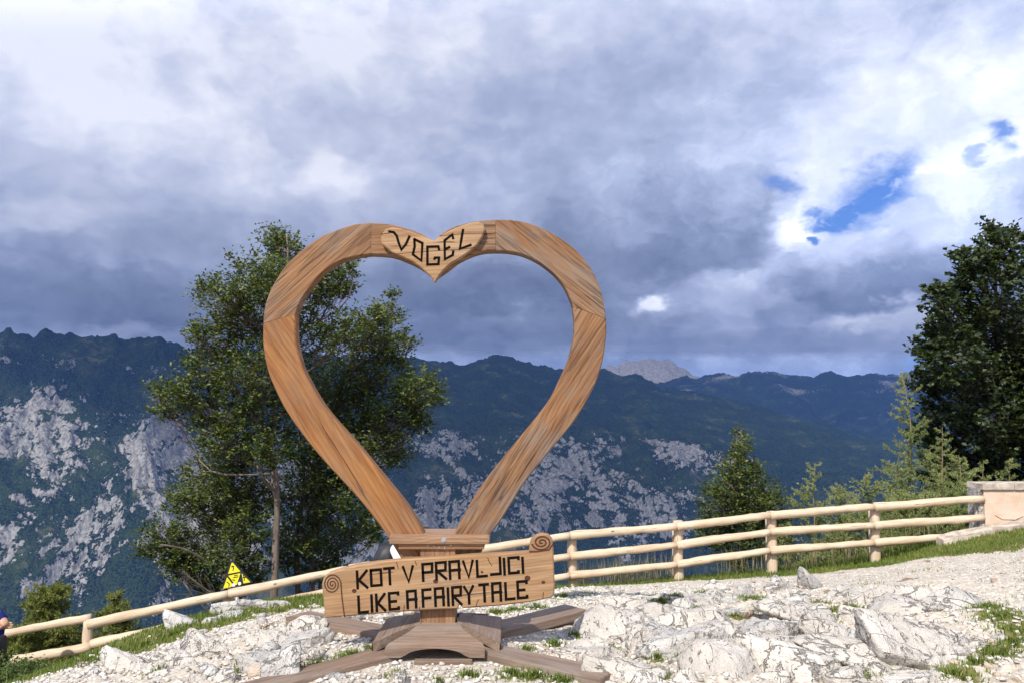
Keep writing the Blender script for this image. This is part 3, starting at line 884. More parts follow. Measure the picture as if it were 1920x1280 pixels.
LU_O = [(493.4, 606), (495, 584), (497.6, 570.5), (506, 547), (520, 521), (536, 498), (557, 477), (580.8, 458), (606.6, 441.6), (642, 427.5), (667.5, 420.5), (695.5, 418)]
LU_I = [(554.5, 588), (562, 568), (571.4, 551.7), (585.5, 533), (602, 514), (620.6, 499), (644, 487), (672, 480), (695.5, 477)]
LL_O = [(493.3, 606.6), (493, 636), (495, 659.5), (501, 690), (513.6, 724), (533, 763), (561.5, 806), (597, 851), (632, 890), (668, 929), (699.6, 967), (724, 1001), (748, 1040), (775, 1085)]
LL_I = [(554.3, 588.6), (553.6, 612.6), (555, 643), (560, 664), (567.5, 690), (582.7, 720), (604, 756), (632, 791), (664, 826), (696, 864), (728, 903), (760, 942), (781, 974), (793.4, 997), (806, 1025), (818, 1060)]
CE_OL = [(695.9, 418), (716, 419), (742.7, 423), (767.5, 430), (790, 439), (813.5, 452)]
CE_OR = [(813.5, 452), (826, 440), (847, 427.5), (879.7, 417.4), (905.5, 413.4), (928.9, 412)]
CE_IL = [(695.9, 477), (733, 480), (761, 489.6), (784.7, 501), (805, 515), (815, 523)]
CE_IR = [(815, 523), (825.8, 515), (840, 505), (861, 489.6), (889, 476.7), (910, 472), (928.9, 471)]
RU_O = [(929.3, 412), (959, 412.7), (985, 417), (1008.6, 424.7), (1034, 437), (1060, 453), (1083.6, 473), (1104.7, 498), (1118.7, 523.6), (1129, 551.7), (1135, 584.5), (1136, 597)]
RU_I = [(929.3, 471), (952, 472), (978, 477), (1004, 488.4), (1025, 502.5), (1043.7, 519), (1057.8, 537.6), (1068, 558.7), (1073.5, 574)]
RL_O = [(1136.2, 597.8), (1137.5, 615), (1136, 636), (1132.8, 662), (1127, 688), (1117.5, 716), (1098, 755), (1075, 791), (1046.7, 826), (1015, 864), (986.5, 899.6), (961.7, 938.5), (937, 977.5), (919, 1001), (902, 1036), (878, 1085)]
RL_I = [(1073.8, 574.8), (1076.5, 601), (1076.5, 624), (1073, 645.5), (1067, 669), (1058, 692), (1049, 711), (1032.5, 745), (1007.7, 779), (976, 818), (944, 857), (915.6, 892.5), (891, 928), (873, 960), (853.6, 995), (843, 1025), (834, 1060)]
def seg(o_l, i_l, grain, mat, n=44):
    O = to3(catmull(o_l, n), YH); I = to3(catmull(i_l, n), YH)
    V, F = loft(O, I, YH, YH + TH)
    return obj('heart_segment', V, F, mat, HEART, grain=math.radians(grain))
seg(LU_O, LU_I, 42, M_HEART)
seg(LL_O, LL_I, -57, M_HEART_L, 60)
seg(RU_O, RU_I, -38, M_HEART)
seg(RL_O, RL_I, 57, M_HEART, 60)
O = np.concatenate([to3(catmull(CE_OL, 20), YH), to3(catmull(CE_OR, 20), YH)[1:]])
I = np.concatenate([to3(catmull(CE_IL, 20), YH), to3(catmull(CE_IR, 20), YH)[1:]])
V, F = loft(O, I, YH, YH + TH)
obj('heart_segment', V, F, M_HEART, HEART, grain=math.radians(1))

def extrude_poly(poly, Yf, Yb, ch=0.006):
    """solid with the outline seen in the photograph, standing between two depths, front edge eased"""
    A = to3(poly, Yf)
    c2 = A[:, [0, 2]]
    nxt, prv = np.roll(c2, -1, 0), np.roll(c2, 1, 0)
    d1 = (nxt - c2) / (np.linalg.norm(nxt - c2, axis=1)[:, None] + 1e-9); d0 = (c2 - prv) / (np.linalg.norm(c2 - prv, axis=1)[:, None] + 1e-9)
    nn = np.stack([-(d0 + d1)[:, 1], (d0 + d1)[:, 0]], 1)
    nn /= np.linalg.norm(nn, axis=1)[:, None] + 1e-9
    area = np.sum(c2[:, 0] * nxt[:, 1] - nxt[:, 0] * c2[:, 1])
    if area < 0: nn = -nn
    ins = c2 + nn * ch
    n = len(A)
    V = [(q[0], Yf, q[1]) for q in ins] + [(q[0], Yf + ch, q[1]) for q in c2] + [(q[0], Yb, q[1]) for q in c2]
    F = [tuple(range(n))] + [tuple(range(3 * n - 1, 2 * n - 1, -1))]
    for r in (0, 1):
        for j in range(n):
            k = (j + 1) % n
            F.append((r * n + j, r * n + n + j, r * n + n + k, r * n + k))
    if area < 0: F = [f[::-1] for f in F]
    return np.array(V), F

def ribbon(pts, w, Yf, depth=0.004, closed=False):
    """carved stroke along a polyline given in photograph pixels; w in metres"""
    A = to3(pts, Yf)[:, [0, 2]]
    n = len(A)
    L, R = [], []
    for i in range(n):
        a = A[i] - A[i - 1] if (i or closed) else None
        b = A[(i + 1) % n] - A[i] if (i < n - 1 or closed) else None
        da = a / (np.linalg.norm(a) + 1e-9) if a is not None else None
        db = b / (np.linalg.norm(b) + 1e-9) if b is not None else None
        if da is None: da = db
        if db is None: db = da
        na = np.array([-da[1], da[0]]); nb = np.array([-db[1], db[0]])
        m_ = na + nb
        m_ /= np.linalg.norm(m_) + 1e-9
        s_ = min(1.6, 1.0 / max(0.45, np.dot(m_, na)))
        ext = np.zeros(2)
        if not closed and i == 0: ext = -da * w * 0.35
        if not closed and i == n - 1: ext = da * w * 0.35
        L.append(A[i] + ext + m_ * s_ * w / 2); R.append(A[i] + ext - m_ * s_ * w / 2)
    V = [(q[0], Yf, q[1]) for q in L] + [(q[0], Yf, q[1]) for q in R] + [(q[0], Yf + depth, q[1]) for q in L] + [(q[0], Yf + depth, q[1]) for q in R]
    F = []
    for i in range(n if closed else n - 1):
        k = (i + 1) % n
        F += [(i, n + i, n + k, k), (i, k, 2 * n + k, 2 * n + i), (n + i, 3 * n + i, 3 * n + k, n + k)]
    if not closed:
        F += [(0, 2 * n, 3 * n, n), (n - 1, 2 * n - 1, 4 * n - 1, 3 * n - 1)]
    return V, F

# plaque with the carved name
pq = [(250, 265), (290, 205), (380, 182), (480, 195), (640, 240), (760, 285), (850, 325), (920, 357), (990, 293), (1130, 218), (1260, 162), (1380, 122), (1490, 110), (1555, 140), (1574, 210),
      (1535, 310), (1470, 410), (1380, 490), (1250, 580), (1130, 650), (1040, 730), (985, 805), (928, 890), (870, 815), (760, 712), (640, 622), (500, 560), (400, 520), (330, 470), (245, 395), (230, 320)]
def c8(pts): return [(680 + x / 6.857, 400 + y / 6.857) for x, y in pts]
YP = YH - 0.048
V, F = extrude_poly(c8(pq), YP, YH - 0.001, 0.008)
plaque = obj('name_plaque', V, F, M_BOARD, HEART, grain=math.radians(2))
for strokes in [[[(340, 236), (400, 246), (437, 290), (462, 380), (497, 470), (555, 400), (602, 298)]],
                [[(664, 335), (768, 385), (755, 612), (645, 530), (668, 430), (664, 335)]],
                [[(982, 468), (972, 428), (832, 432), (832, 660), (974, 655), (980, 572), (930, 572), (922, 590)]],
                [[(1163, 325), (1152, 275), (1053, 350), (1056, 592), (1158, 538), (1164, 490)], [(1064, 462), (1115, 436)]],
                [[(1290, 215), (1268, 340), (1250, 458), (1390, 408)]]]:
    b = MB()
    for k, s_ in enumerate(strokes):
        b.add(*ribbon(c8(s_), 0.0168, YP - 0.0016 - 0.0003 * k))
    obj('letter', b.v, b.f, M_CARVE, plaque)
for s_ in [[(232, 268), (345, 262)], [(400, 525), (640, 508), (900, 487), (1200, 468), (1460, 442)], [(990, 292), (1160, 276), (1300, 266), (1560, 256)]]:
    obj('crack', *ribbon(c8(s_), 0.004, YP - 0.0008, 0.003), M_BURN, plaque)
for (a_, b_) in [((930, 437), (909, 438)), ((930, 467), (912, 468)), ((929, 447), (905, 449))]:
    obj('crack', *ribbon([a_, b_], 0.0035, YH - 0.0008, 0.003), M_BURN, HEART)

# sign board with the two lines of carving
YB, YBb = 5.355, 5.418
def c6(pts): return [(600 + x / 4.174, 990 + y / 4.174) for x, y in pts]
bd = [(20, 520), (14, 440), (24, 392), (60, 352), (150, 320), (290, 286), (440, 263), (600, 246), (800, 232), (1000, 221), (1200, 205), (1400, 195), (1560, 186), (1636, 181),
      (1640, 140), (1652, 90), (1690, 55), (1740, 40), (1790, 50), (1820, 85), (1828, 160), (1832, 300), (1838, 440), (1834, 515), (1808, 542), (1650, 575), (1400, 605), (1160, 622), (1112, 622),
      (1104, 600), (1088, 602), (1080, 629), (900, 636), (700, 648), (400, 672), (190, 690), (36, 700), (30, 610)]
V, F = extrude_poly(c6(bd), YB, YBb, 0.009)
board = obj('sign_board', V, F, M_BOARD, HEART, grain=math.radians(5.5))
LET = {'K': [[(0, 0), (0, 1)], [(1, 0), (.12, .55)], [(.12, .5), (1, 1)]], 'O': [[(0, 0), (1, 0), (1, 1), (0, 1), (0, 0)]], 'T': [[(0, 0), (1, 0)], [(.55, .06), (.55, 1)]],
       'V': [[(0, 0), (.52, 1), (1, 0)]], 'P': [[(0, 1), (0, 0), (1, 0), (.95, .5), (0, .5)]], 'R': [[(0, 1), (0, 0), (1, 0), (.95, .48), (0, .48)], [(.1, .5), (1, 1)]],
       'A': [[(0, 1), (0, 0), (.9, 0), (.9, 1)], [(0, .5), (1, .5)]], 'L': [[(0, 0), (0, 1), (1, 1)]], 'J': [[(1, 0), (1, 1), (0, 1)]], 'I': [[(0, 0), (0, 1)]],
       'C': [[(1, .12), (1, 0), (0, 0), (0, 1), (.95, 1), (.95, .9)]], 'E': [[(1, .12), (1, 0), (0, 0), (0, 1), (1, 1), (1, .9)], [(0, .52), (.75, .52)]],
       'F': [[(0, 1), (0, 0), (1, 0)], [(0, .5), (.95, .5)]], 'Y': [[(0, 0), (.5, .48), (1, 0)], [(.5, .45), (.5, 1)]]}
TEXT = [('K', 292, 368, 335, 468), ('O', 400, 478, 327, 448), ('T', 503, 580, 314, 440), ('V', 652, 728, 300, 420), ('P', 805, 880, 280, 410), ('R', 910, 985, 269, 400), ('A', 1016, 1096, 261, 395), ('V', 1123, 1197, 256, 385),
        ('L', 1230, 1303, 251, 376), ('J', 1335, 1410, 239, 366), ('I', 1442, 1442, 235, 360), ('C', 1478, 1555, 231, 350), ('I', 1587, 1587, 228, 346),
        ('L', 303, 372, 531, 658), ('I', 405, 405, 522, 650), ('K', 442, 508, 516, 646), ('E', 543, 613, 507, 633), ('A', 684, 757, 492, 624), ('F', 805, 868, 481, 612), ('A', 902, 972, 471, 606), ('I', 1003, 1003, 466, 602),
        ('R', 1038, 1104, 461, 598), ('Y', 1130, 1200, 455, 590), ('T', 1248, 1318, 441, 574), ('A', 1350, 1420, 431, 570), ('L', 1453, 1520, 426, 554), ('E', 1548, 1618, 417, 544)]
for ch_, x0, x1, y0, y1 in TEXT:
    b = MB()
    sl = -0.085 * (x1 - x0)          # the line climbs to the right
    for k, s_ in enumerate(LET[ch_]):
        pts = [(x0 + u * (x1 - x0) + (v - .5) * 6, y0 + v * (y1 - y0) + u * sl - (0 if ch_ != 'J' else -sl)) for u, v in s_]
        b.add(*ribbon(c6(pts), 0.0175, YB - 0.0016 - 0.0003 * k))
    obj('letter', b.v, b.f, M_CARVE, board)
def spiral(cx, cy, rx, ry, turns, th0, n=60):
    th = np.linspace(0, turns * 2 * math.pi, n)
    r = np.linspace(0.08, 1.0, n)
    return [(cx + rx * q * math.cos(a + th0), cy + ry * q * math.sin(a + th0)) for q, a in zip(r, th)]
b = MB(); b.add(*ribbon(c6(spiral(95, 436, 70, 80, 3.0, 0.2)), 0.008, YB - 0.0016)); b.add(*ribbon(c6([(163, 420), (172, 540), (185, 640), (192, 690)]), 0.008, YB - 0.0019))
obj('scroll_carving', b.v, b.f, M_BURN, board)
b = MB(); b.add(*ribbon(c6(spiral(1735, 108, 78, 62, 2.3, 1.0)), 0.011, YB - 0.0016)); b.add(*ribbon(c6([(1640, 181), (1700, 180), (1790, 166), (1826, 120)]), 0.009, YB - 0.0019))
obj('scroll_carving', b.v, b.f, M_BURN, board)
for s_ in [[(598, 262), (606, 290), (612, 310)], [(745, 255), (755, 285)], [(1312, 228), (1325, 262), (1345, 290)], [(655, 648), (660, 600)], [(778, 640), (782, 612)], [(1222, 608), (1228, 580), (1240, 555)], [(1745, 545), (1748, 500)]]:
    obj('crack', *ribbon(c6(s_), 0.005, YB - 0.001, 0.003), M_BURN, board)
for kx, ky, kr in [(905, 412, 17), (1624, 388, 20), (1748, 420, 13), (268, 487, 16), (1268, 340, 9)]:
    q = P(*c6([(kx, ky)])[0], YB)
    an = np.arange(12) * math.pi / 6
    rr = kr / 4.174 * YB / F_PX
    V = [(q[0] + rr * math.cos(a_) * 1.15, YB - 0.0011, q[2] + rr * math.sin(a_)) for a_ in an] + [(q[0] + rr * math.cos(a_) * 1.15, YB + 0.002, q[2] + rr * math.sin(a_)) for a_ in an]
    obj('knot', V, [tuple(range(11, -1, -1))] + [(j, (j + 1) % 12, 12 + (j + 1) % 12, 12 + j) for j in range(12)], M_BURN, board)

def bevel_box(lo, hi, ch=0.006):
    """box with eased edges"""
    lo, hi = np.array(lo, float), np.array(hi, float)
    import bmesh
    bm = bmesh.new()
    bmesh.ops.create_cube(bm, size=1)
    for v in bm.verts:
        v.co = Vector([(lo[i] + hi[i]) / 2 + v.co[i] * (hi[i] - lo[i]) for i in range(3)])
    if ch:
        bmesh.ops.bevel(bm, geom=bm.edges[:], offset=ch, segments=2, affect='EDGES', profile=0.6)
    V = [tuple(v.co) for v in bm.verts]
    bm.verts.index_update()
    F = [tuple(v.index for v in f.verts) for f in bm.faces]
    bm.free()
    return np.array(V), F

def vert_M(c):
    return Matrix.Translation(Vector(c)) @ Matrix.Rotation(math.pi / 2, 4, 'Y')

PC = P(823.5, 1100, 5.54)          # post axis
hw = 0.117
V, F = bevel_box((PC[0] - hw, 5.42, 0.02), (PC[0] + hw, 5.655, P(825, 1025, 5.42)[2]), 0.008)
obj('post', V, F, M_POST, HEART, M=vert_M((PC[0], 5.54, 0.4)))
zt, zb = P(825, 1003.5, 5.375)[2], P(825, 1020, 5.375)[2]
V, F = bevel_box((P(729, 1003, 5.375)[0], 5.375, zb), (P(918, 1003, 5.375)[0], 5.70, zt), 0.016)
plank = obj('seat_plank', V, F, M_PLANK, HEART)
zc = P(825, 1029, 5.40)[2]
V, F = bevel_box((P(747, 1020, 5.40)[0], 5.40, zc), (P(908, 1020, 5.40)[0], 5.68, zb + 0.002), 0.006)
obj('cleat', V, F, M_POST, HEART)
q = P(832, 1011, 5.374)
V, F = tube([(q[0], 5.366, q[2]), (q[0], 5.378, q[2])], 0.012, 6)
bolt = obj('bolt', V, F, M_STEEL, plank)
V, F = tube([(q[0], 5.372, q[2]), (q[0], 5.3765, q[2])], 0.018, 12)
obj('washer', V, F, M_STEEL, bolt)
for a_, b_ in [(802, 1022), (814, 1023.5), (824, 1024.5), (834, 1024), (845, 1021.5), (834, 1028)]:
    q = P(a_, b_, 5.399)
    V, F = tube([(q[0], 5.3965, q[2]), (q[0], 5.402, q[2])], 0.004, 6)
    obj('nail', V, F, M_STEEL, HEART)

# flared skirt boards round the foot of the post
def skirt(rot):
    prof = [(0.0, 0.142), (0.12, 0.150), (0.3, 0.172), (0.5, 0.215), (0.7, 0.268), (0.86, 0.312), (1.0, 0.326)]
    y0, y1 = -0.118, -0.405
    z0, z1, zl = 0.222, 0.146, 0.084
    top = [(w_, y0 + (y1 - y0) * s_, z0 + (z1 - z0) * (s_ ** 1.15)) for s_, w_ in prof]
    V, F = [], []
    n = len(top); M_ = 9
    for w_, y_, z_ in top:                    # upper face as a grid
        for j in range(M_):
            V.append(((j / (M_ - 1) * 2 - 1) * w_, y_, z_))
    for i in range(n - 1):
        for j in range(M_ - 1):
            F.append((i * M_ + j, (i + 1) * M_ + j, (i + 1) * M_ + j + 1, i * M_ + j + 1))
    # front lip with its low arch
    b0 = len(V)
    for j in range(21):
        u = j / 20 * 2 - 1
        ar = max(0.0, 1 - (u / 0.62) ** 2) ** 0.5
        V.append((u * 0.326, y1 - 0.004, zl + 0.055 * ar))
        V.append((u * 0.326, y1 - 0.004, z1 - 0.003))
        V.append((u * 0.326, y1 + 0.05, zl + 0.055 * ar))
    for j in range(20):
        k = b0 + j * 3
        F += [(k, k + 3, k + 4, k + 1), (k, k + 2, k + 5, k + 3)]
    # closing strips and side edges
    for j in range(20):
        pass
    e0 = len(V)
    for sgn in (-1, 1):
        s0 = len(V)
        for w_, y_, z_ in top:
            V.append((sgn * w_, y_, z_ - 0.001)); V.append((sgn * w_, y_ + 0.004, max(zl, z_ - 0.055)))
        for i in range(n - 1):
            q_ = (s0 + i * 2, s0 + i * 2 + 1, s0 + i * 2 + 3, s0 + i * 2 + 2)
            F.append(q_ if sgn < 0 else q_[::-1])
    k = len(V)
    V += [(-0.326, y1, z1), (0.326, y1, z1), (0.326, y1 - 0.004, z1 - 0.003), (-0.326, y1 - 0.004, z1 - 0.003)]
    F.append((k, k + 3, k + 2, k + 1))
    V = np.array(V) * np.array([0.955, 1, 1])
    c, s_ = math.cos(rot), math.sin(rot)
    W_ = np.stack([PC[0] + 0.012 + V[:, 0] * c - V[:, 1] * s_, 5.54 + V[:, 0] * s_ + V[:, 1] * c, V[:, 2]], 1)
    M = Matrix.Translation(Vector((PC[0], 5.54, 0.1))) @ Matrix.Rotation(rot, 4, 'Z') @ Matrix.Rotation(0, 4, 'X')
    return obj('base_skirt', W_, F, M_BASE, HEART, M=M)
for k in range(4):
    skirt(k * math.pi / 2)
# four beams of the cross foot
for (ex, ey, w_, h_) in [(-1.50, 4.56, .20, .095), (0.56, 4.76, .20, .095), (-1.66, 6.34, .24, .07), (0.50, 6.42, .24, .07)]:
    a0 = np.array([PC[0], 5.54]); e0 = np.array([ex, ey])
    d2 = e0 - a0; L = np.linalg.norm(d2); d2 /= L
    zs, ze = 0.0, gz1(ex, ey) - (0.06 if ey < 5.5 else -0.035)
    M = Matrix.Translation(Vector((a0[0], a0[1], zs))) @ Matrix.Rotation(math.atan2(d2[1], d2[0]), 4, 'Z') @ Matrix.Rotation(-math.atan2(ze - zs, L), 4, 'Y')
    V, F = bevel_box((0.10, -w_ / 2, 0.0), (L, w_ / 2, h_), 0.012)
    me = mesh_np('foot_beam', V, F, M_BASE)
    fb = link(bpy.data.objects.new('foot_beam', me), HEART, M)
V, F = bevel_box((P(776, 1230, 5.09)[0], 5.09, -0.02), (P(885, 1230, 5.09)[0], 5.15, 0.076), 0.006)
obj('cross_piece', V, F, M_BASE, HEART)

# ------------------------------------------------------------------ rocks
import bmesh
def ico(sub):
    bm = bmesh.new()
    bmesh.ops.create_icosphere(bm, subdivisions=sub, radius=1)
    bm.verts.index_update()
    V = np.array([tuple(v.co) for v in bm.verts]); F = np.array([[v.index for v in f.verts] for f in bm.faces])
    bm.free()
    V /= np.linalg.norm(V, axis=1)[:, None]
    return V, F
ICO = {k: ico(k) for k in (2, 3, 4, 5, 6)}

def rock_shape(seed, sub, n_planes=13, flat_top=False, rough=0.075):
    """broken block: a ball cut by planes, with a weathered skin; fits -1..1"""
    r = np.random.default_rng(seed)
    D, F = ICO[sub]
    N = r.normal(size=(n_planes, 3)); N /= np.linalg.norm(N, axis=1)[:, None]
    d = r.uniform(0.55, 0.95, n_planes)
    if flat_top:
        N = np.vstack([N, [[r.normal() * .12, r.normal() * .12, 1]]]); d = np.append(d, 0.6)
    c = np.maximum(D @ N.T, 0.02) / d
    k = 34.0
    rad = 1.0 / (np.log(np.exp(k * np.minimum(c, 3)).sum(1)) / k)
    V = D * rad[:, None]
    o = r.uniform(0, 50, 3)
    disp = rough * (fbm(V * 1.8 + o, 3, seed) * 1.3 + 0.9 * fbm(V * 5 + o, 3, seed + 3, ridged=True) * (sub > 3))
    if sub >= 5:
        disp = disp + 0.45 * rough * fbm(V * 14 + o, 2, seed + 9, ridged=True)
    V = V + D * disp[:, None]
    return V / np.abs(V).max(0), F

def rock(name, px, py, wpx, hpx, label, mat=None, seed=0, sub=4, dep=0.75, yaw=None, flat=False, tilt=0.0, cat='rock', group='limestone boulders and outcrops', rough=0.085):
    g = hit(px, py)
    w = wpx * g[1] / F_PX
    hv = hpx * g[1] / F_PX
    dp = w * dep
    h = hv * 1.02
    V, F = rock_shape(seed, sub, 13 if not flat else 9, flat, rough)
    V = V * np.array([w / 2 * 1.22, dp / 2 * 1.2, 1.0])
    V[:, 2] = np.where(V[:, 2] > 0, V[:, 2] * h, V[:, 2] * max(h * 0.8, 0.08))
    if tilt:
        c, s_ = math.cos(tilt), math.sin(tilt)
        V = np.stack([V[:, 0] * c - V[:, 2] * s_, V[:, 1], V[:, 0] * s_ + V[:, 2] * c], 1)
    c0 = np.array([g[0], g[1] + dp * 0.42, 0.0])
    c0[2] = min(gz1(c0[0], c0[1]), float(gsurf(g[0], g[1])[0]) + 0.02) - 0.01 - 0.06 * h
    me_o = obj(name, V + c0, F, mat or M_ROCK, None, loc=tuple(c0), smooth=True)
    return tag(me_o, label, cat, group)

ROCKS = [
    ('flat_rock', 382, 1249, 190, 62, 'broad flat-topped pale slab at lower left with a diagonal crack', 'M', 5, .75, True, 0.05),
    ('rock', 418, 1288, 78, 48, 'blocky pale stone below the broad slab at the bottom edge', 'M', 4, .6, True, 0),
    ('rock', 366, 1288, 34, 40, 'narrow upright stone wedged left of a blocky stone at bottom edge', 'M', 4, .7, False, 0.3),
    ('boulder', 497, 1280, 90, 60, 'rounded grey pitted boulder just left of the front foot beam', 'W', 5, .8, False, 0),
    ('rock', 262, 1270, 52, 38, 'angular pale stone left of the broad slab, near the bottom left', 'M', 4, .7, False, 0),
    ('rock', 300, 1282, 60, 26, 'low pale stone at the bottom edge beneath the broad slab', 'M', 4, .7, True, 0),
    ('boulder', 334, 1175, 70, 27, 'white pitted boulder lying on the grass crest below the left rail', 'W', 4, .6, False, -0.08),
    ('rock', 395, 1167, 34, 14, 'small white stone on turf right of the pitted white boulder', 'W', 3, .7, True, 0),
    ('boulder', 434, 1147, 84, 26, 'long white boulder tucked under the rail below the yellow sign', 'W', 4, .5, False, 0.1),
    ('flat_rock', 434, 1157, 50, 15, 'thin tilted white slab in front of the long boulder on the crest', 'W', 3, .7, True, 0.1),
    ('boulder', 518, 1138, 72, 20, 'flat white boulder at the foot of the slim tree trunk', 'W', 4, .5, True, -0.05),
    ('rock', 141, 1234, 34, 14, 'small grey weathered stone at the grass edge near the left fence post', 'W', 3, .7, False, 0.1),
    ('rock', 122, 1249, 18, 11, 'little pale splinter of stone lowest on the left grass slope', 'W', 3, .7, False, 0.3),
    ('rock', 546, 1197, 30, 18, 'angular stone just outside the rear left foot beam', 'M', 3, .8, False, 0),
    ('rock', 1080, 1120, 48, 22, 'flat white stone right of the sign board under the fence', 'W', 4, .6, True, 0),
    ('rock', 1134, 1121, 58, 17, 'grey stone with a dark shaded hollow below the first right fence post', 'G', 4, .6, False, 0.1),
    ('rock_outcrop', 1150, 1172, 118, 56, 'big pale outcrop right of the rear foot beam', 'M', 5, .8, False, -0.06),
    ('rock', 1113, 1203, 54, 38, 'rounded pale block at the front of the big outcrop by the beam', 'M', 4, .8, False, 0),
    ('rock_outcrop', 1212, 1220, 84, 54, 'cracked pale outcrop block right of centre, upright face', 'M', 5, .8, False, 0),
    ('flat_rock', 1118, 1236, 126, 32, 'low broad slab of bedrock beyond the front right beam', 'M', 4, .7, True, 0),
    ('rock', 1273, 1240, 62, 46, 'dark grey fractured rock in the middle of the right outcrop', 'G', 5, .8, False, 0.1),
    ('rock', 1312, 1204, 66, 36, 'pale sloping rock behind the dark fractured rock', 'M', 4, .8, False, -0.15),
    ('rock_outcrop', 1356, 1258, 76, 60, 'big square jointed block right of the dark fractured rock', 'M', 5, .8, False, 0.08),
    ('rock', 1308, 1260, 34, 24, 'wedge of stone below the dark fractured rock', 'M', 4, .7, False, 0.35),
    ('rock', 1420, 1240, 70, 52, 'leaning pale rock rib right of the square jointed block', 'M', 4, .8, False, 0.3),
    ('rock', 1273, 1168, 48, 26, 'bright white angular stone above the cracked outcrop', 'W', 4, .7, False, 0.12),
    ('rock', 1252, 1155, 30, 14, 'small white stone left of the bright angular stone', 'W', 3, .7, True, 0),
    ('rock', 1283, 1143, 42, 26, 'grey split stone amid grass above the white angular stone', 'W', 4, .7, False, -0.1),
    ('boulder', 1348, 1108, 46, 30, 'rounded white boulder on the turf between two fence posts', 'W', 4, .8, False, 0),
    ('rock', 1398, 1122, 52, 30, 'rough white stone right of the rounded white boulder', 'W', 4, .8, False, -0.2),
    ('rock', 1386, 1159, 42, 26, 'pinkish angular stone lying loose on the grass', 'P', 4, .7, False, -0.25),
    ('rock', 1421, 1157, 32, 38, 'pointed white stone standing right of the pinkish stone', 'W', 4, .7, False, 0.0),
    ('rock', 1463, 1157, 50, 52, 'tall pale rock with a bluish face right of the pointed stone', 'W', 4, .8, False, -0.1),
    ('rock', 1464, 1107, 64, 36, 'broad white rock at the foot of the third right fence post', 'W', 4, .7, False, 0),
    ('rock_outcrop', 1524, 1102, 64, 46, 'tall grey hollowed rock peaking above the other rocks by the fence', 'G', 5, .8, False, 0.05),
    ('rock', 1510, 1126, 46, 34, 'grey rock in front of the tall hollowed rock', 'W', 4, .8, False, 0),
    ('rock', 1541, 1168, 60, 38, 'rounded pale rock below the hollowed rock', 'M', 4, .8, False, 0),
    ('rock', 1594, 1125, 64, 32, 'jagged grey rock right of the hollowed rock', 'W', 4, .7, False, 0.1),
    ('rock_outcrop', 1690, 1140, 168, 42, 'long low white outcrop with slanting cracks beside the gravel path', 'M', 5, .45, False, 0.02),
    ('rock_outcrop', 1820, 1146, 124, 50, 'sloping grey-white outcrop running down to the gravel path', 'W', 5, .6, False, -0.18),
    ('rock', 1900, 1162, 64, 20, 'low white stone at the right edge by the path', 'W', 4, .7, True, 0),
    ('flat_rock', 1752, 1252, 240, 100, 'largest bedrock slab, wide and domed, at lower right', 'M', 6, .75, False, -0.08),
    ('rock', 1622, 1222, 62, 38, 'cracked pale rock left of the largest slab', 'M', 4, .8, False, 0),
    ('rock', 1642, 1250, 60, 42, 'pale rock under the left end of the largest slab', 'M', 4, .8, False, 0.1),
    ('flat_rock', 1716, 1290, 136, 44, 'bedrock slab at the bottom edge below the largest slab', 'M', 5, .6, False, 0.05),
    ('rock', 1512, 1242, 60, 34, 'rounded white stone lying in rubble right of the rock rib', 'W', 4, .8, False, 0),
    ('rock', 1600, 1288, 76, 44, 'pale rock at the bottom edge left of the bottom slab', 'M', 4, .7, False, 0),
    ('rock', 1470, 1288, 90, 34, 'low pale rock at the bottom edge below the rock rib', 'M', 4, .7, True, 0),
    ('rock', 1200, 1284, 100, 26, 'low pale rock at bottom edge right of the front right beam', 'M', 4, .7, True, 0),
    ('rock', 748, 1284, 54, 34, 'pale wedge of stone under the front left beam', 'M', 4, .8, False, 0.3),
    ('rock', 1490, 1190, 60, 36, 'pale blocky rock above the rounded white stone in rubble', 'M', 4, .8, False, 0.1),
    ('rock', 1570, 1215, 60, 36, 'pale splintered rock left of the cracked rock', 'M', 4, .8, False, -0.2),
    ('rock', 1290, 1290, 70, 34, 'rough pale rock at the bottom edge below the square block', 'M', 4, .7, False, 0.1),
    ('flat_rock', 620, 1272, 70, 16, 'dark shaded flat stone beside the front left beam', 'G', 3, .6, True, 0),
]
M_ROCKP = limestone('pinkish_limestone', (0.62, 0.50, 0.41), (0.50, 0.39, 0.31), (0.34, 0.28, 0.24))
MM = {'M': M_ROCK, 'W': M_ROCKW, 'G': M_ROCKG, 'P': M_ROCKP}
ROCK_XY = []
for i, (nm, px, py, w_, h_, lab, mk, sub, dep, fl, ti) in enumerate(ROCKS):
    o = rock(nm, px, py, w_, h_, lab, MM[mk], 300 + i * 7, sub, dep, None, fl, ti)
    ROCK_XY.append((o.location.x, o.location.y, w_ * 5.5 / F_PX / 2))

BEAMS = [(-1.50, 4.56), (0.56, 4.76), (-1.56, 6.28), (0.52, 6.42)]
def off_beams(x, y, m=0.125):
    x = np.atleast_1d(np.asarray(x, float)); y = np.atleast_1d(np.asarray(y, float))
    ok = (np.hypot(x - PC[0], y - 5.54) > 0.42) & ~((m > .15) & (np.abs(x - PC[0]) < .5) & (y < 5.3))
    for ex, ey in BEAMS:
        d = np.array([ex - PC[0], ey - 5.54]); L = np.hypot(*d); d /= L
        u = (x - PC[0]) * d[0] + (y - 5.54) * d[1]; v = (x - PC[0]) * d[1] - (y - 5.54) * d[0]
        ok &= ~((u > 0) & (u < L + .02) & (np.abs(v) < m))
    return ok
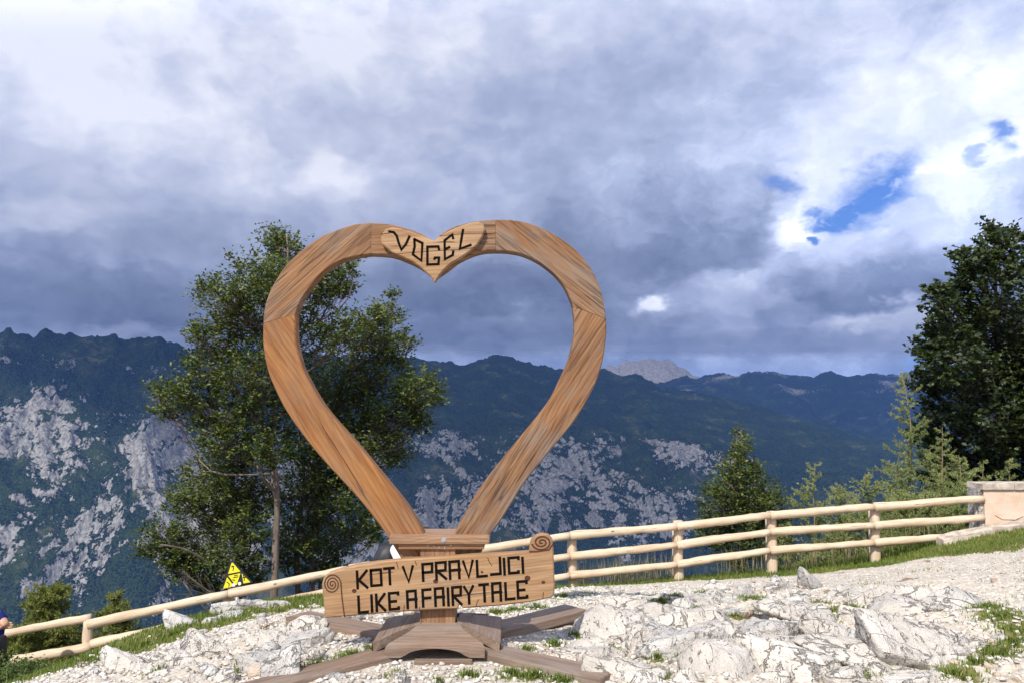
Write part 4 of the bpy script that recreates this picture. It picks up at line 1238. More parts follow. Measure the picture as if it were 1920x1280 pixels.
# loose rubble, stone by stone
rng = np.random.default_rng(11)
proto = []
for k in range(6):
    V, F = rock_shape(900 + k, 2, 9, False, 0.06)
    proto.append(mesh_np('rubble_stone', V, F, (M_ROCK, M_ROCKW, M_ROCKW, M_ROCK, M_ROCKW, M_ROCKP)[k], False))
made = 0
while made < 190:
    px = rng.uniform(90, 1910); py = rng.uniform(1085, 1278)
    g = hit(px, py)
    if g[1] > 10.5 or g[1] < 4.4 or not off_beams(g[0], g[1], .17)[0]: continue
    if abs(px - 825) < 260 and py > 1165 and rng.random() < 0.6: continue
    if bandmask(g[:1], g[1:2])[0] > 0.6: continue
    if px > 1560 and g[1] > 6.3 and rng.random() < 0.85: continue      # the open gravel path
    s_ = 0.028 + 0.055 * rng.random() ** 2.2
    M = Matrix.Translation(Vector((g[0], g[1], float(gsurf(g[0], g[1])[0]) + s_ * 0.28))) @ Matrix.Rotation(rng.uniform(0, 6.28), 4, 'Z') @ Matrix.Rotation(rng.uniform(-.5, .5), 4, 'X') @ Matrix.Diagonal((s_ * rng.uniform(.9, 1.5), s_ * rng.uniform(.7, 1.1), s_ * rng.uniform(.5, .9), 1))
    o = link(bpy.data.objects.new('rubble_stone', proto[made % 6]), None, M)
    tag(o, 'fist-sized pale rubble stone lying loose ' + ('at the left below the grass crest' if px < 480 else 'beside the left foot beams' if px < 800 else 'beside the right foot beams' if px < 1120
        else 'among the jointed rocks right of the heart' if px < 1450 else 'near the largest slab at lower right' if py > 1160 else 'at the edge of the gravel path'), 'stone', 'loose rubble stones')
    made += 1

hump = []
for k in range(8):
    V, F = rock_shape(1200 + k, 4, 11, k % 3 == 0, 0.11)
    hump.append(mesh_np('bedrock_hump', V, F, (M_ROCK, M_ROCKW, M_ROCK, M_ROCK)[k % 4], True))
made = 0
while made < 84:
    left = made % 5 == 0
    px = rng.uniform(230, 560) if left else rng.uniform(1080, 1880); py = rng.uniform(1185, 1279) if left else rng.uniform(1125, 1279)
    g = hit(px, py)
    if not off_beams(g[0], g[1], .26)[0] or (px > 1760 and py < 1240) or bandmask(g[:1], g[1:2])[0] > 0.5: continue
    s_ = rng.uniform(0.10, 0.22) if left else rng.uniform(0.12, 0.30)
    M = Matrix.Translation(Vector((g[0], g[1] + s_ * .5, float(gsurf(g[0], g[1])[0]) - s_ * 0.12))) @ Matrix.Rotation(rng.uniform(-.9, .9), 4, 'Z') @ Matrix.Rotation(rng.uniform(-.35, .35), 4, 'Y') @ Matrix.Diagonal((s_ * rng.uniform(1.0, 1.7), s_ * rng.uniform(.8, 1.2), s_ * rng.uniform(.45, .85), 1))
    o = link(bpy.data.objects.new('bedrock_hump', hump[made % 8]), None, M)
    tag(o, 'small knobbly hump of pale bedrock ' + ('left of the heart foot' if left else 'beyond the front right beam' if px < 1260 else 'round the square jointed block' if px < 1480 else 'left of the largest slab' if px < 1650
        else 'round the largest slab') + (', towards the fence' if py < 1185 and not left else ''), 'rock', 'small bedrock humps')
    made += 1

def hulls(seed, n):
    r = np.random.default_rng(seed)
    res = []
    for k in range(n):
        bm = bmesh.new()
        for q in r.normal(size=(11, 3)):
            q = q / np.linalg.norm(q) * r.uniform(.8, 1)
            bm.verts.new(q * np.array([1, .8, .6]))
        ch_ = bmesh.ops.convex_hull(bm, input=bm.verts[:])
        bm.verts.index_update()
        bmesh.ops.triangulate(bm, faces=bm.faces[:])
        V = np.array([tuple(v.co) for v in bm.verts]); F = np.array([[v.index for v in f.verts] for f in bm.faces])
        bm.free()
        res.append((V, F))
    return res
HU = hulls(3, 8)
NG = 34000
X = rng.uniform(-4.6, 6.6, NG * 3); Y = 4.3 + 5.4 * rng.random(NG * 3) ** 1.5
keep = np.abs(X) < 0.68 * Y + 0.3
dens = (1 - 0.92 * bandmask(X, Y)) * (0.55 + 0.45 * vnoise(np.stack([X * 2.1, Y * 2.1, X * 0], 1), 33))
path = sstep(X, 2.9, 3.9) * sstep(Y, 6.0, 6.9)
dens *= 1 - 0.35 * path
dens *= 1 - 0.45 * sstep(X, 0.55, 1.3) * (1 - path)
keep &= (rng.random(len(X)) < dens) & off_beams(X, Y)
X, Y = X[keep][:NG], Y[keep][:NG]
Z = gsurf(X, Y)
sz = 0.006 + 0.024 * rng.random(len(X)) ** 3.0
sz *= np.where(path[keep][:NG] > .5, 0.6, 1)
allV, allF, tint, off = [], [], [], 0
for k, (V, F) in enumerate(HU):
    idx = np.arange(len(X)) % len(HU) == k
    n = idx.sum()
    yaw = rng.uniform(0, 6.28, n); s_ = sz[idx]
    c, si = np.cos(yaw), np.sin(yaw)
    Q = V[None] * s_[:, None, None] * np.stack([rng.uniform(.8, 1.5, n), np.ones(n), rng.uniform(.7, 1.2, n)], 1)[:, None, :]
    W_ = np.stack([Q[..., 0] * c[:, None] - Q[..., 1] * si[:, None], Q[..., 0] * si[:, None] + Q[..., 1] * c[:, None], Q[..., 2]], 2)
    W_ += np.stack([X[idx], Y[idx], Z[idx] + s_ * 0.25], 1)[:, None, :]
    allV.append(W_.reshape(-1, 3))
    allF.append((F[None] + (np.arange(n) * len(V))[:, None, None] + off).reshape(-1, 3))
    tint.append(np.repeat(rng.random(n), len(V)))
    off += n * len(V)
m, t, out = material('gravel_stone')
at = t.new('ShaderNodeAttribute', attribute_name='tint').outputs['Fac']
c = t.ramp(at, [(0, (0.27, 0.235, 0.195)), (0.3, (0.50, 0.46, 0.405)), (0.85, (0.67, 0.64, 0.59)), (1.0, (0.34, 0.315, 0.295))])
c = t.mix(t.ss(t.noise(t.new('ShaderNodeNewGeometry').outputs['Position'], 60, 4, 0.6), 0.4, 0.7, 0, 0.4), c, (0.42, 0.38, 0.33))
principled(t, out, c, 0.95, None, 0.1)
me = mesh_np('gravel', np.concatenate(allV), np.concatenate(allF), m)
a = me.attributes.new('tint', 'FLOAT', 'POINT'); a.data.foreach_set('value', np.concatenate(tint).astype(np.float32))
tag(link(bpy.data.objects.new('gravel', me)), 'small white limestone gravel scattered over the ground', None, None, 'stuff')

# ------------------------------------------------------------------ fence of peeled logs
FEN = thing('log_fence', (0, 10.9, gz1(0, 10.9)), 'rustic fence of pale peeled logs running along the drop', 'fence')
def PF(px, py, dy=0.0):
    Y = 10.8
    for _ in range(5):
        Y = float(fence_y((px - 960) / F_PX * Y)) + dy
    return P(px, py, Y)
def log(name, p0, p1, r0, r1, parent, seed=0, nseg=16, sides=14, sag=0.0, wob=0.016):
    p0, p1 = np.array(p0, float), np.array(p1, float)
    ts = np.linspace(0, 1, nseg)
    pts = p0 + (p1 - p0) * ts[:, None]
    L = np.linalg.norm(p1 - p0)
    w_ = np.stack([vnoise(np.stack([ts * L * 1.3 + seed, ts * 0 + k, ts * 0], 1), seed + k) for k in range(3)], 1) * wob
    pts = pts + w_ * np.sin(ts * math.pi)[:, None] ** 0.5
    rad = r0 + (r1 - r0) * ts + 0.009 * vnoise(np.stack([ts * L * 4 + seed, ts * 0, ts * 0], 1), seed + 5)
    rad[0] *= 0.985; rad[-1] *= 0.985
    V, F = tube(pts, rad, sides, True, 0.010, seed=seed)
    d = Vector((p1 - p0) / L)
    M = Matrix.Translation(Vector((p0 + p1) / 2)) @ d.to_track_quat('X', 'Z').to_matrix().to_4x4()
    o = obj(name, V, F, M_LOG, parent, M=M, smooth=True)
    return o
TOP = [(165, 1170), (430, 1112), (655, 1066), (868, 1034), (1070, 1003), (1270, 986), (1445, 965), (1640, 949), (1846, 934)]
MID = [(172, 1207), (430, 1150), (655, 1099), (868, 1068), (1070, 1042), (1270, 1021), (1445, 996), (1640, 984), (1846, 969)]
BOT = [None, None, None, (868, 1112), (1070, 1078), (1270, 1057), (1445, 1031), (1640, 1017), (1800, 1003)]
for li, line in enumerate((TOP, MID, BOT)):
    for k in range(len(line) - 1):
        if line[k] is None: continue
        a_, b_ = PF(*line[k], -0.05), PF(*line[k + 1], -0.05)
        d = (b_ - a_) / np.linalg.norm(b_ - a_)
        r_ = 0.053 - 0.002 * li
        log('rail', a_ - d * 0.004, b_ - d * 0.012, r_ + 0.007, r_ - 0.006, FEN, 20 * li + k)
for k, (px, py, r_) in enumerate([(166, 1164, .062), (430, 1108, .055), (655, 1064, .055), (868, 1030, .055), (1072, 999, .066), (1271, 975, .066), (1446, 958, .066), (1639, 947, .066), (1836, 931, .066)]):
    a_ = PF(px, py, 0.05)
    if k == 4: a_[2] -= 0.02
    b_ = np.array([a_[0], a_[1], gz1(a_[0], a_[1]) - 0.25])
    log('post', b_, a_, r_ + .004, r_ - .003, FEN, 200 + k)
    if k >= 5:       # split stake behind the post
        c_ = PF(px - 7, py + 4, 0.16)
        log('stake', (c_[0], c_[1], gz1(c_[0], c_[1]) - 0.2), c_, .035, .032, FEN, 300 + k, 6, 8)
a_, b_ = PF(9, 1187, -0.05), PF(171, 1157, 0.13)
log('rail', a_, b_, .046, .05, FEN, 401)
a_, b_ = PF(-60, 1252, -0.05), PF(171, 1212, -0.02)
log('rail', a_, b_, .056, .058, FEN, 402)

# ------------------------------------------------------------------ rendered wall at the right
m, t, out = material('peach_render')
pos = t.new('ShaderNodeTexCoord').outputs['Object']
n1 = t.noise(pos, 4, 6, 0.6, 0.5); n2 = t.noise(pos, 30, 5, 0.6)
c = t.mix(t.ss(n1, 0.35, 0.65), (0.54, 0.39, 0.29), (0.62, 0.47, 0.37))
c = t.mix(t.ss(t.noise(pos, 2.4, 5, 0.65, 0.8), 0.56, 0.60, 0, 0.6), c, (0.52, 0.45, 0.37))
c = t.mix(t.ss(n2, 0.62, 0.75, 0, 0.5), c, (0.25, 0.20, 0.17))
principled(t, out, c, 0.95, t.bump(t.m('ADD', n1, n2), 0.4, 0.01), 0.1)
M_STUCCO = m
m, t, out = material('weathered_concrete')
pos = t.new('ShaderNodeTexCoord').outputs['Object']
n1 = t.noise(pos, 6, 6, 0.65, 0.5); n2 = t.noise(pos, 45, 4, 0.6)
c = t.mix(t.ss(n1, 0.35, 0.65), (0.30, 0.25, 0.21), (0.56, 0.49, 0.41))
c = t.mix(t.ss(n2, 0.6, 0.75, 0, 0.5), c, (0.2, 0.18, 0.16))
principled(t, out, c, 0.95, t.bump(t.m('ADD', n1, n2), 0.5, 0.01), 0.1)
M_CONC = m
M_STUCCOD = flat('render_crack', (0.22, 0.15, 0.11), 0.9, 0.1, 0.3, 40)
wl = P(1848, 990, 10.95)
WALL = thing('rendered_wall', (wl[0], 10.95, wl[2]), 'peach rendered wall with concrete coping at the end of the fence', 'wall')
zt = P(1880, 917, 10.95)[2]; zb = gz1(wl[0], 10.95) - 0.3
def lumpy(lo, hi, n, amp, seed, ch=0.0):
    """block whose faces are uneven"""
    bm = bmesh.new()
    bmesh.ops.create_cube(bm, size=1)
    for v in bm.verts:
        v.co = Vector([(lo[i] + hi[i]) / 2 + v.co[i] * (hi[i] - lo[i]) for i in range(3)])
    bmesh.ops.subdivide_edges(bm, edges=bm.edges[:], cuts=n, use_grid_fill=True)
    bm.verts.index_update()
    V = np.array([tuple(v.co) for v in bm.verts]); F = [tuple(v.index for v in f.verts) for f in bm.faces]
    bm.free()
    o = np.stack([fbm(V * 7 + k * 9, 3, seed + k) for k in range(3)], 1) * amp
    return V + o, F
V, F = lumpy((wl[0], 10.95, zb), (9.4, 11.25, zt), 14, 0.006, 5)
obj('wall_body', V, F, M_STUCCO, WALL)
V, F = lumpy((wl[0] - 0.065, 10.97, zb), (wl[0] + 0.002, 11.23, zt), 10, 0.03, 8)
obj('broken_edge', V, F, M_ROCKG, WALL)
x0 = P(1843, 905, 10.91)[0]
for k, (a_, b_) in enumerate([(x0, x0 + 0.42), (x0 + 0.432, x0 + 1.1), (x0 + 1.112, x0 + 2.2), (x0 + 2.212, 9.45)]):
    V, F = lumpy((a_, 10.915, zt + 0.002), (b_, 11.30, zt + 0.078), 8, 0.010, 30 + k)
    obj('coping_slab', V, F, M_CONC, WALL)
pts = [(1770, 1012), (1800, 1003), (1845, 995), (1895, 987), (1990, 970)]
V = []
for px, py in pts:
    q = P(px, py, 10.72)
    V += [(q[0], 10.72, q[2]), (q[0], 10.93, q[2] + 0.02), (q[0], 10.93, q[2] - 0.4), (q[0], 10.72, q[2] - 0.4)]
F = [(k * 4 + j, k * 4 + 4 + j, k * 4 + 4 + (j + 1) % 4, k * 4 + (j + 1) % 4) for k in range(len(pts) - 1) for j in range(4)] + [(0, 1, 2, 3), tuple(len(V) - 1 - j for j in range(4))]
obj('concrete_footing', V, F, M_CONC, WALL)

for s_ in [[(1866, 965), (1880, 973), (1919, 974)], [(1880, 990), (1895, 978), (1919, 967)]]:
    obj('crack', *ribbon(s_, 0.004, 10.942, 0.006), M_STUCCOD, WALL)

# ------------------------------------------------------------------ yellow warning sign beyond the fence
YS = 10.75
sb = P(448, 1100, YS)
SIGN = thing('warning_sign', (sb[0], YS, gz1(sb[0], YS)), 'yellow triangular warning sign with black panels under the tree', 'sign')
def cs(pts): return [(390 + x / 11.29, 1020 + y / 11.29) for x, y in pts]
V, F = extrude_poly(cs([(285, 945), (945, 800), (520, 335), (470, 345)]), YS, YS + 0.02, 0.002)
panel = obj('sign_panel', V, F, M_SIGNBLACK, SIGN)
for pl in [[(425, 620), (685, 570), (525, 385), (500, 385)], [(430, 660), (685, 605), (610, 850), (585, 860)], [(712, 610), (895, 795), (750, 822)], [(318, 935), (405, 690), (545, 880), (400, 915)]]:
    V, F = extrude_poly(cs(pl), YS - 0.004, YS - 0.0005, 0.001)
    obj('yellow_field', V, F, M_YELLOW, panel)
for s_ in [[(520, 450), (540, 500), (525, 550)], [(500, 470), (550, 460)], [(555, 660), (620, 645)], [(540, 700), (630, 680)], [(520, 740), (570, 760)], [(745, 650), (770, 700), (765, 760)], [(740, 700), (790, 690)], [(400, 790), (450, 830), (440, 880)]]:
    obj('pictogram', *ribbon(cs(s_), 0.012, YS - 0.0055, 0.001), M_SIGNBLACK, panel)
for a_, b_ in [(545, 850), (672, 822)]:
    q = P(*cs([(a_, b_)])[0], YS)
    V, F = tube([(q[0], YS - 0.008, q[2]), (q[0], YS - 0.004, q[2])], 0.022, 12)
    obj('reflector', V, F, M_SIGNWHITE, panel)
q = P(445, 1095, YS + 0.04)
V, F = tube([(q[0], YS + 0.045, gz1(q[0], YS) - .1), (q[0], YS + 0.045, q[2] + 0.12)], 0.024, 10)
obj('pole', V, F, M_GALV, SIGN, smooth=True)

# ------------------------------------------------------------------ leaves, trees
def leaf_mesh(pos, ax, nrm, size, aspect=0.55, fold=0.18):
    """one small folded leaf (4 corners, 2 triangles) per row; returns V, F"""
    ax = ax / (np.linalg.norm(ax, axis=1)[:, None] + 1e-9)
    sd = np.cross(nrm, ax); sd /= np.linalg.norm(sd, axis=1)[:, None] + 1e-9
    up = np.cross(ax, sd)
    s_ = size[:, None]
    a = pos; b = pos + ax * s_ * 0.45 + sd * s_ * aspect / 2 + up * s_ * fold; c = pos + ax * s_; d = pos + ax * s_ * 0.45 - sd * s_ * aspect / 2 + up * s_ * fold
    V = np.stack([a, b, c, d], 1).reshape(-1, 3)
    k = np.arange(len(pos)) * 4
    F = np.stack([np.stack([k, k + 1, k + 2], 1), np.stack([k, k + 2, k + 3], 1)], 1).reshape(-1, 3)
    return V, F

def foliage(name, V, F, tint, mat, parent, loc):
    o = obj(name, V, F, mat, parent, loc=loc)
    a = o.data.attributes.new('tint', 'FLOAT', 'POINT')
    a.data.foreach_set('value', np.asarray(tint, np.float32))
    return o

def bend(p0, p1, r, n=6, amt=0.12):
    """gently crooked line from p0 to p1, rising first"""
    t_ = np.linspace(0, 1, n)[:, None]
    L = np.linalg.norm(p1 - p0)
    q = p0 + (p1 - p0) * t_
    side = r.normal(size=3) * L * amt * 0.5
    return q + np.sin(t_ * math.pi) * (side + np.array([0, 0, -L * amt * 0.35])) + np.sin(t_ * 2 * math.pi) * r.normal(size=3) * L * amt * 0.2

def leafy_tree(name, label, trunk, lobes, Y0, leaf=0.062, per=95, mat=None, bmat=None, seed=1, trunk_r=0.085, spread_y=0.8, tips_per=1.0, flatness=0.75, aspect=0.55, group=None, limb_r=0.022, trunk_top_r=0.012, cat='tree', extra_stems=()):
    r = np.random.default_rng(seed)
    tp = np.array([P(a, b, Y0 + c) for a, b, c in trunk])
    tp[0, 2] = min(tp[0, 2], gz1(tp[0, 0], tp[0, 1]) - 0.1)
    T = catmull(tp, 26)
    root = thing(name, (T[0, 0], T[0, 1], gz1(T[0, 0], T[0, 1])), label, cat, group)
    tr = trunk_r + (trunk_top_r - trunk_r) * np.linspace(0, 1, 26) ** 0.8
    tr[0] *= 1.35; tr[1] *= 1.12
    b = MB(); b.add(*tube(T, tr, 10, True, trunk_r * 0.18, seed=seed))
    for st in extra_stems:
        sp = catmull(np.array([P(a, c, Y0 + d) for a, c, d in st]), 14)
        b.add(*tube(sp, np.linspace(trunk_r * 0.75, 0.015, 14), 8, True, trunk_r * 0.15, seed=seed + 3))
    tk = obj('trunk', b.v, b.f, bmat or M_BARK, root, smooth=True)
    B = MB()
    LP, LA, LN, LS, LT = [], [], [], [], []
    for li, (px, py, rp) in enumerate(lobes):
        dyy = r.uniform(-1, 1) * spread_y
        c = P(px, py, Y0 + dyy)
        R = rp * Y0 / F_PX
        hz_ = np.clip(c[2] - 0.3 * np.hypot(c[0] - T[:, 0].mean(), 0.6) - r.uniform(.2, .6), T[4, 2], T[-2, 2])
        k = int(np.argmin(np.abs(T[:, 2] - hz_)))
        limb = bend(T[k], c, r, 8, 0.2)
        lr = limb_r * (0.7 + 0.6 * R)
        B.add(*tube(limb, np.linspace(lr, 0.007, 8), 5, False))
        n_t = max(10, int(per * tips_per * (R / 0.4) ** 1.7))
        d = r.normal(size=(n_t, 3)); d /= np.linalg.norm(d, axis=1)[:, None]
        rad = R * (0.35 + 0.75 * r.random(n_t) ** 0.6)
        tips = c + d * rad[:, None] * np.array([1.0, 1.15, 0.82])
        for q in tips:
            s0 = limb[r.integers(3, 8)]
            br = bend(s0, q, r, 4, 0.2)
            if r.random() < 0.45: B.add(*tube(br, np.linspace(0.006, 0.0025, 4), 3, False))
            out = q - (c - np.array([0, 0, R * 0.5])); out /= np.linalg.norm(out) + 1e-9
            tw = out * np.array([1, 1, 0.45]) + np.array([0, 0, r.uniform(-0.1, 0.5)]) + r.normal(size=3) * 0.25
            tw /= np.linalg.norm(tw)
            L = r.uniform(0.16, 0.36) * (0.6 + R)
            n_l = int(r.integers(10, 19))
            s_ = (np.arange(n_l) + r.random(n_l)) / n_l
            base = q + (s_[:, None] - 0.35) * L * tw + r.normal(size=(n_l, 3)) * 0.022
            side = np.cross(tw, [0, 0, 1.0]); side /= np.linalg.norm(side) + 1e-9
            sg = np.where(np.arange(n_l) % 2 == 0, 1, -1)[:, None]
            LA.append(tw * 0.6 + side * sg * 0.9 + r.normal(size=(n_l, 3)) * 0.35)
            LP.append(base)
            LN.append(np.array([0, 0, 1.0]) * flatness + r.normal(size=(n_l, 3)) * 0.42 + np.array([-0.22, -0.42, 0]))
            LS.append(leaf * r.uniform(0.65, 1.2, n_l))
            LT.append(np.clip(0.45 + 0.22 * r.normal(size=n_l) + 0.15 * r.normal() + 0.25 * (q[2] - T[:, 2].mean()) / 4, 0, 1))
    V, F = leaf_mesh(np.concatenate(LP), np.concatenate(LA), np.concatenate(LN), np.concatenate(LS), aspect)
    foliage('crown', V, F, np.repeat(np.concatenate(LT), 4), mat or M_BEECH, root, tuple(T[13]))
    obj('branch', B.v, B.f, bmat or M_BARK, tk, smooth=True)
    return root

TREE_A = [(535, 470, 40), (515, 445, 22), (480, 515, 45), (425, 560, 42), (385, 548, 18), (545, 540, 60), (600, 535, 48), (640, 525, 30), (660, 505, 12), (470, 600, 58), (405, 635, 42), (375, 622, 15), (560, 640, 62), (640, 625, 44),
          (395, 695, 45), (335, 738, 36), (300, 728, 14), (470, 700, 58), (560, 735, 55), (315, 770, 24), (405, 770, 50), (480, 790, 52), (425, 830, 40), (445, 860, 36), (510, 850, 34)]
leafy_tree('beech_tree', 'tall beech with a slim pale trunk rising left of the heart', [(515, 1125, 0), (516, 1040, 0), (520, 960, 0.02), (516, 890, 0), (508, 840, 0), (520, 720, .1), (535, 600, .1), (540, 480, .1), (537, 440, .1)],
           TREE_A, 12.0, per=135, seed=5, trunk_r=0.075, group='leafy trees along the drop')
TREE_B = [(690, 640, 42), (735, 590, 24), (735, 650, 40), (700, 605, 32), (735, 555, 9), (640, 720, 58), (720, 710, 52), (785, 735, 42), (820, 728, 14), (660, 785, 58), (740, 785, 46), (580, 820, 50), (690, 845, 48), (745, 850, 30), (790, 790, 22),
          (600, 890, 50), (560, 930, 50), (640, 940, 45), (575, 1000, 46), (640, 1010, 36), (690, 985, 26), (700, 1010, 14), (600, 1060, 36), (540, 1040, 30), (655, 870, 34)]
leafy_tree('beech_tree', 'dark beech seen through the lower left of the heart', [(588, 1135, 0), (585, 1050, 0), (580, 970, 0), (590, 890, 0), (615, 800, 0), (650, 700, 0), (700, 620, 0), (730, 570, 0)],
           TREE_B, 13.2, per=135, seed=9, trunk_r=0.07, bmat=M_BARKD, group='leafy trees along the drop', extra_stems=[[(560, 1135, .1), (556, 1020, .1), (570, 900, .1), (560, 800, .1)], [(582, 1000, 0), (610, 930, 0), (640, 860, 0), (700, 800, 0)]])
TREE_C = [(385, 895, 44), (440, 905, 44), (350, 945, 36), (420, 965, 48), (340, 935, 14), (310, 1012, 38), (280, 1032, 20), (370, 1025, 48), (435, 1040, 44), (350, 1068, 32), (465, 985, 40), (395, 1090, 26), (475, 1075, 26), (320, 1050, 20), (480, 930, 36)]
leafy_tree('beech_tree', 'low spreading beech behind the yellow sign', [(452, 1140, 0), (448, 1080, 0), (440, 1020, 0), (430, 960, 0), (420, 900, 0)],
           TREE_C, 12.6, per=135, seed=14, trunk_r=0.04, bmat=M_BARKD, group='leafy trees along the drop', extra_stems=[[(450, 1110, 0), (400, 1060, 0), (350, 1030, -.1), (300, 1020, -.2)]])
TREE_D = [(1388, 815, 10), (1390, 840, 18), (1384, 872, 28), (1410, 882, 20), (1370, 908, 34), (1418, 918, 32), (1345, 920, 20), (1358, 955, 38), (1422, 960, 38), (1458, 940, 18), (1392, 935, 34), (1395, 990, 44), (1335, 985, 26), (1468, 975, 20), (1340, 1015, 26), (1440, 1010, 34), (1390, 1040, 34)]
leafy_tree('young_tree', 'young cone-shaped broadleaf tree behind the right fence', [(1397, 1095, 0), (1396, 1000, 0), (1392, 920, 0), (1389, 805, 0)],
           TREE_D, 13.0, leaf=0.055, per=130, seed=21, trunk_r=0.035, trunk_top_r=0.006, limb_r=0.012, spread_y=0.35, flatness=0.5, group='leafy trees along the drop')
TREE_E = [(1863, 425, 14), (1872, 462, 30), (1822, 488, 28), (1905, 445, 18), (1905, 505, 42), (1850, 525, 44), (1785, 552, 32), (1750, 550, 12), (1800, 598, 50), (1870, 605, 60), (1765, 618, 26), (1742, 655, 28), (1795, 675, 55), (1865, 695, 66), (1935, 600, 60), (1950, 700, 70), (1738, 718, 32),
          (1785, 755, 58), (1865, 790, 70), (1742, 808, 32), (1800, 845, 60), (1900, 865, 60), (1955, 800, 70), (1765, 885, 38), (1850, 905, 50), (1995, 650, 60), (2015, 780, 65), (1990, 560, 45), (1950, 900, 60), (2060, 720, 50)]
leafy_tree('maple_tree', 'tall dark maple at the right edge above the wall', [(1885, 1010, 0), (1885, 900, 0), (1880, 780, 0), (1872, 640, 0), (1866, 520, 0), (1863, 410, 0)],
           TREE_E, 15.5, leaf=0.105, per=62, mat=M_MAPLE_SHADED, bmat=M_BARKD, seed=33, trunk_r=0.12, aspect=0.8, spread_y=1.3, group='leafy trees along the drop')

def conifer(name, label, px, py, ptop, spread, Y0, seed, mat=None, lean=0, n_whorl=None, dense=1.0, needle=0.05, group='young conifers beyond the fence', droop=0.1, width_pow=0.8):
    r = np.random.default_rng(seed)
    p0 = P(px, py, Y0); p0[2] = min(p0[2], gz1(p0[0], p0[1]) - 0.05); p1 = P(px + lean, ptop, Y0)
    H = p1[2] - p0[2]
    n = 14
    T = p0 + (p1 - p0) * np.linspace(0, 1, n)[:, None] + np.stack([vnoise(np.stack([np.linspace(0, 2.2, n), np.full(n, seed), np.full(n, k)], 1), 7) for k in range(3)], 1) * 0.04 * H * np.array([1, 1, 0])
    root = thing(name, (p0[0], p0[1], gz1(p0[0], p0[1])), label, 'conifer', group)
    V, F = tube(T, np.linspace(0.010 * H ** .8 + .006, 0.003, n), 6)
    tk = obj('trunk', V, F, M_TWIG, root, smooth=True)
    W = spread * Y0 / F_PX
    nb = int((n_whorl or 26) * dense * 1.5)
    B = MB(); LP, LA, LN, LS, LT = [], [], [], [], []
    for k in range(nb):
        s_ = 0.04 + 0.94 * (k + r.random()) / nb
        base = p0 + (T[-1] - p0) * s_
        base = np.array([np.interp(s_, np.linspace(0, 1, n), T[:, i]) for i in range(3)])
        L = W * ((1 - s_) ** width_pow * 0.95 + 0.06) * r.uniform(0.6, 1.15)
        an = r.uniform(0, 6.283)
        d = np.array([math.cos(an), math.sin(an), r.uniform(0.15, 0.65)])
        m_ = 7
        u = np.linspace(0, 1, m_)[:, None]
        br = base + d * L * u + np.array([0, 0, -droop * L]) * np.sin(u * math.pi * 0.9) + np.array([0, 0, 0.12 * L]) * u ** 3
        B.add(*tube(br, np.linspace(0.006, 0.002, m_), 3, False))
        stems = [br]
        for q in range(int(3 + 4 * L)):
            i = r.integers(1, m_ - 1)
            e = d + r.normal(size=3) * 0.7; e /= np.linalg.norm(e)
            sb_ = br[i] + e * np.linspace(0, 1, 4)[:, None] * L * r.uniform(.2, .45)
            B.add(*tube(sb_, np.linspace(0.0035, 0.0015, 4), 3, False))
            stems.append(sb_)
        for st in stems:
            Ls = np.linalg.norm(st[-1] - st[0])
            nt = max(5, int(Ls / 0.009 * dense))
            uu = r.random(nt)
            pos = np.stack([np.interp(uu, np.linspace(0, 1, len(st)), st[:, i]) for i in range(3)], 1)
            tn = 3
            pos = np.repeat(pos, tn, 0)
            dirs = r.normal(size=(len(pos), 3)) + d * 0.7 + np.array([0, 0, .25])
            LP.append(pos); LA.append(dirs); LN.append(r.normal(size=(len(pos), 3)) + np.array([0, -.4, .5])); LS.append(needle * r.uniform(.6, 1.3, len(pos))); LT.append(np.clip(0.5 + 0.25 * r.normal(size=len(pos)) + 0.3 * (s_ - .4), 0, 1))
    V, F = leaf_mesh(np.concatenate(LP), np.concatenate(LA), np.concatenate(LN), np.concatenate(LS), 0.2, 0.0)
    foliage('crown', V, F, np.repeat(np.concatenate(LT), 4), mat or M_LARCH, root, tuple(T[n // 2]))
    obj('branch', B.v, B.f, M_TWIG, tk)
    return root
for i, (px, py, pt, sp, Y0, lean, nw, lab) in enumerate([
        (1525, 1090, 866, 62, 13.0, 2, 30, 'slender feathery larch sapling right of the cone-shaped young tree'),
        (1708, 1060, 690, 66, 14.0, -12, 56, 'tall pale larch in front of the dark maple'),
        (1640, 1070, 890, 100, 13.4, -22, 40, 'bushy larch with a long branch reaching left behind the fence'),
        (1752, 1040, 880, 72, 13.0, 6, 34, 'pale larch sapling beside the tall larch'),
        (1796, 1020, 852, 62, 12.8, 4, 34, 'upright larch sapling left of the wall'),
        (1700, 1060, 925, 90, 12.5, 0, 36, 'broad low larch bush behind the last fence bay'),
        (1590, 1080, 960, 60, 12.6, 0, 26, 'small larch seedling close behind the fence in the fourth bay'),
        (1848, 985, 862, 44, 13.4, -6, 24, 'thin larch shoot standing behind the end of the wall'),
        (1905, 980, 858, 60, 13.4, -14, 26, 'larch top leaning over the wall at the right edge'),
        (1480, 1085, 985, 50, 12.4, 0, 24, 'little larch bush at the third right fence post'),
        (1672, 1060, 860, 70, 13.8, 10, 40, 'pale larch leaning right just left of the tall larch'),
        (1562, 1075, 905, 66, 13.2, 8, 30, 'feathery larch between the slender sapling and the bushy one'),
        (1735, 1040, 930, 90, 12.3, 0, 40, 'dense low larch filling the gap left of the wall'),
        (1815, 1000, 905, 60, 12.3, 0, 34, 'short larch tuft against the end post of the fence'),
        (1770, 1020, 800, 50, 14.4, -4, 34, 'thin larch rising into the dark maple')]):
    conifer('larch_sapling', lab, px, py, pt, sp * 1.25, Y0, 50 + i, None, lean, nw, needle=0.042, width_pow=0.65)
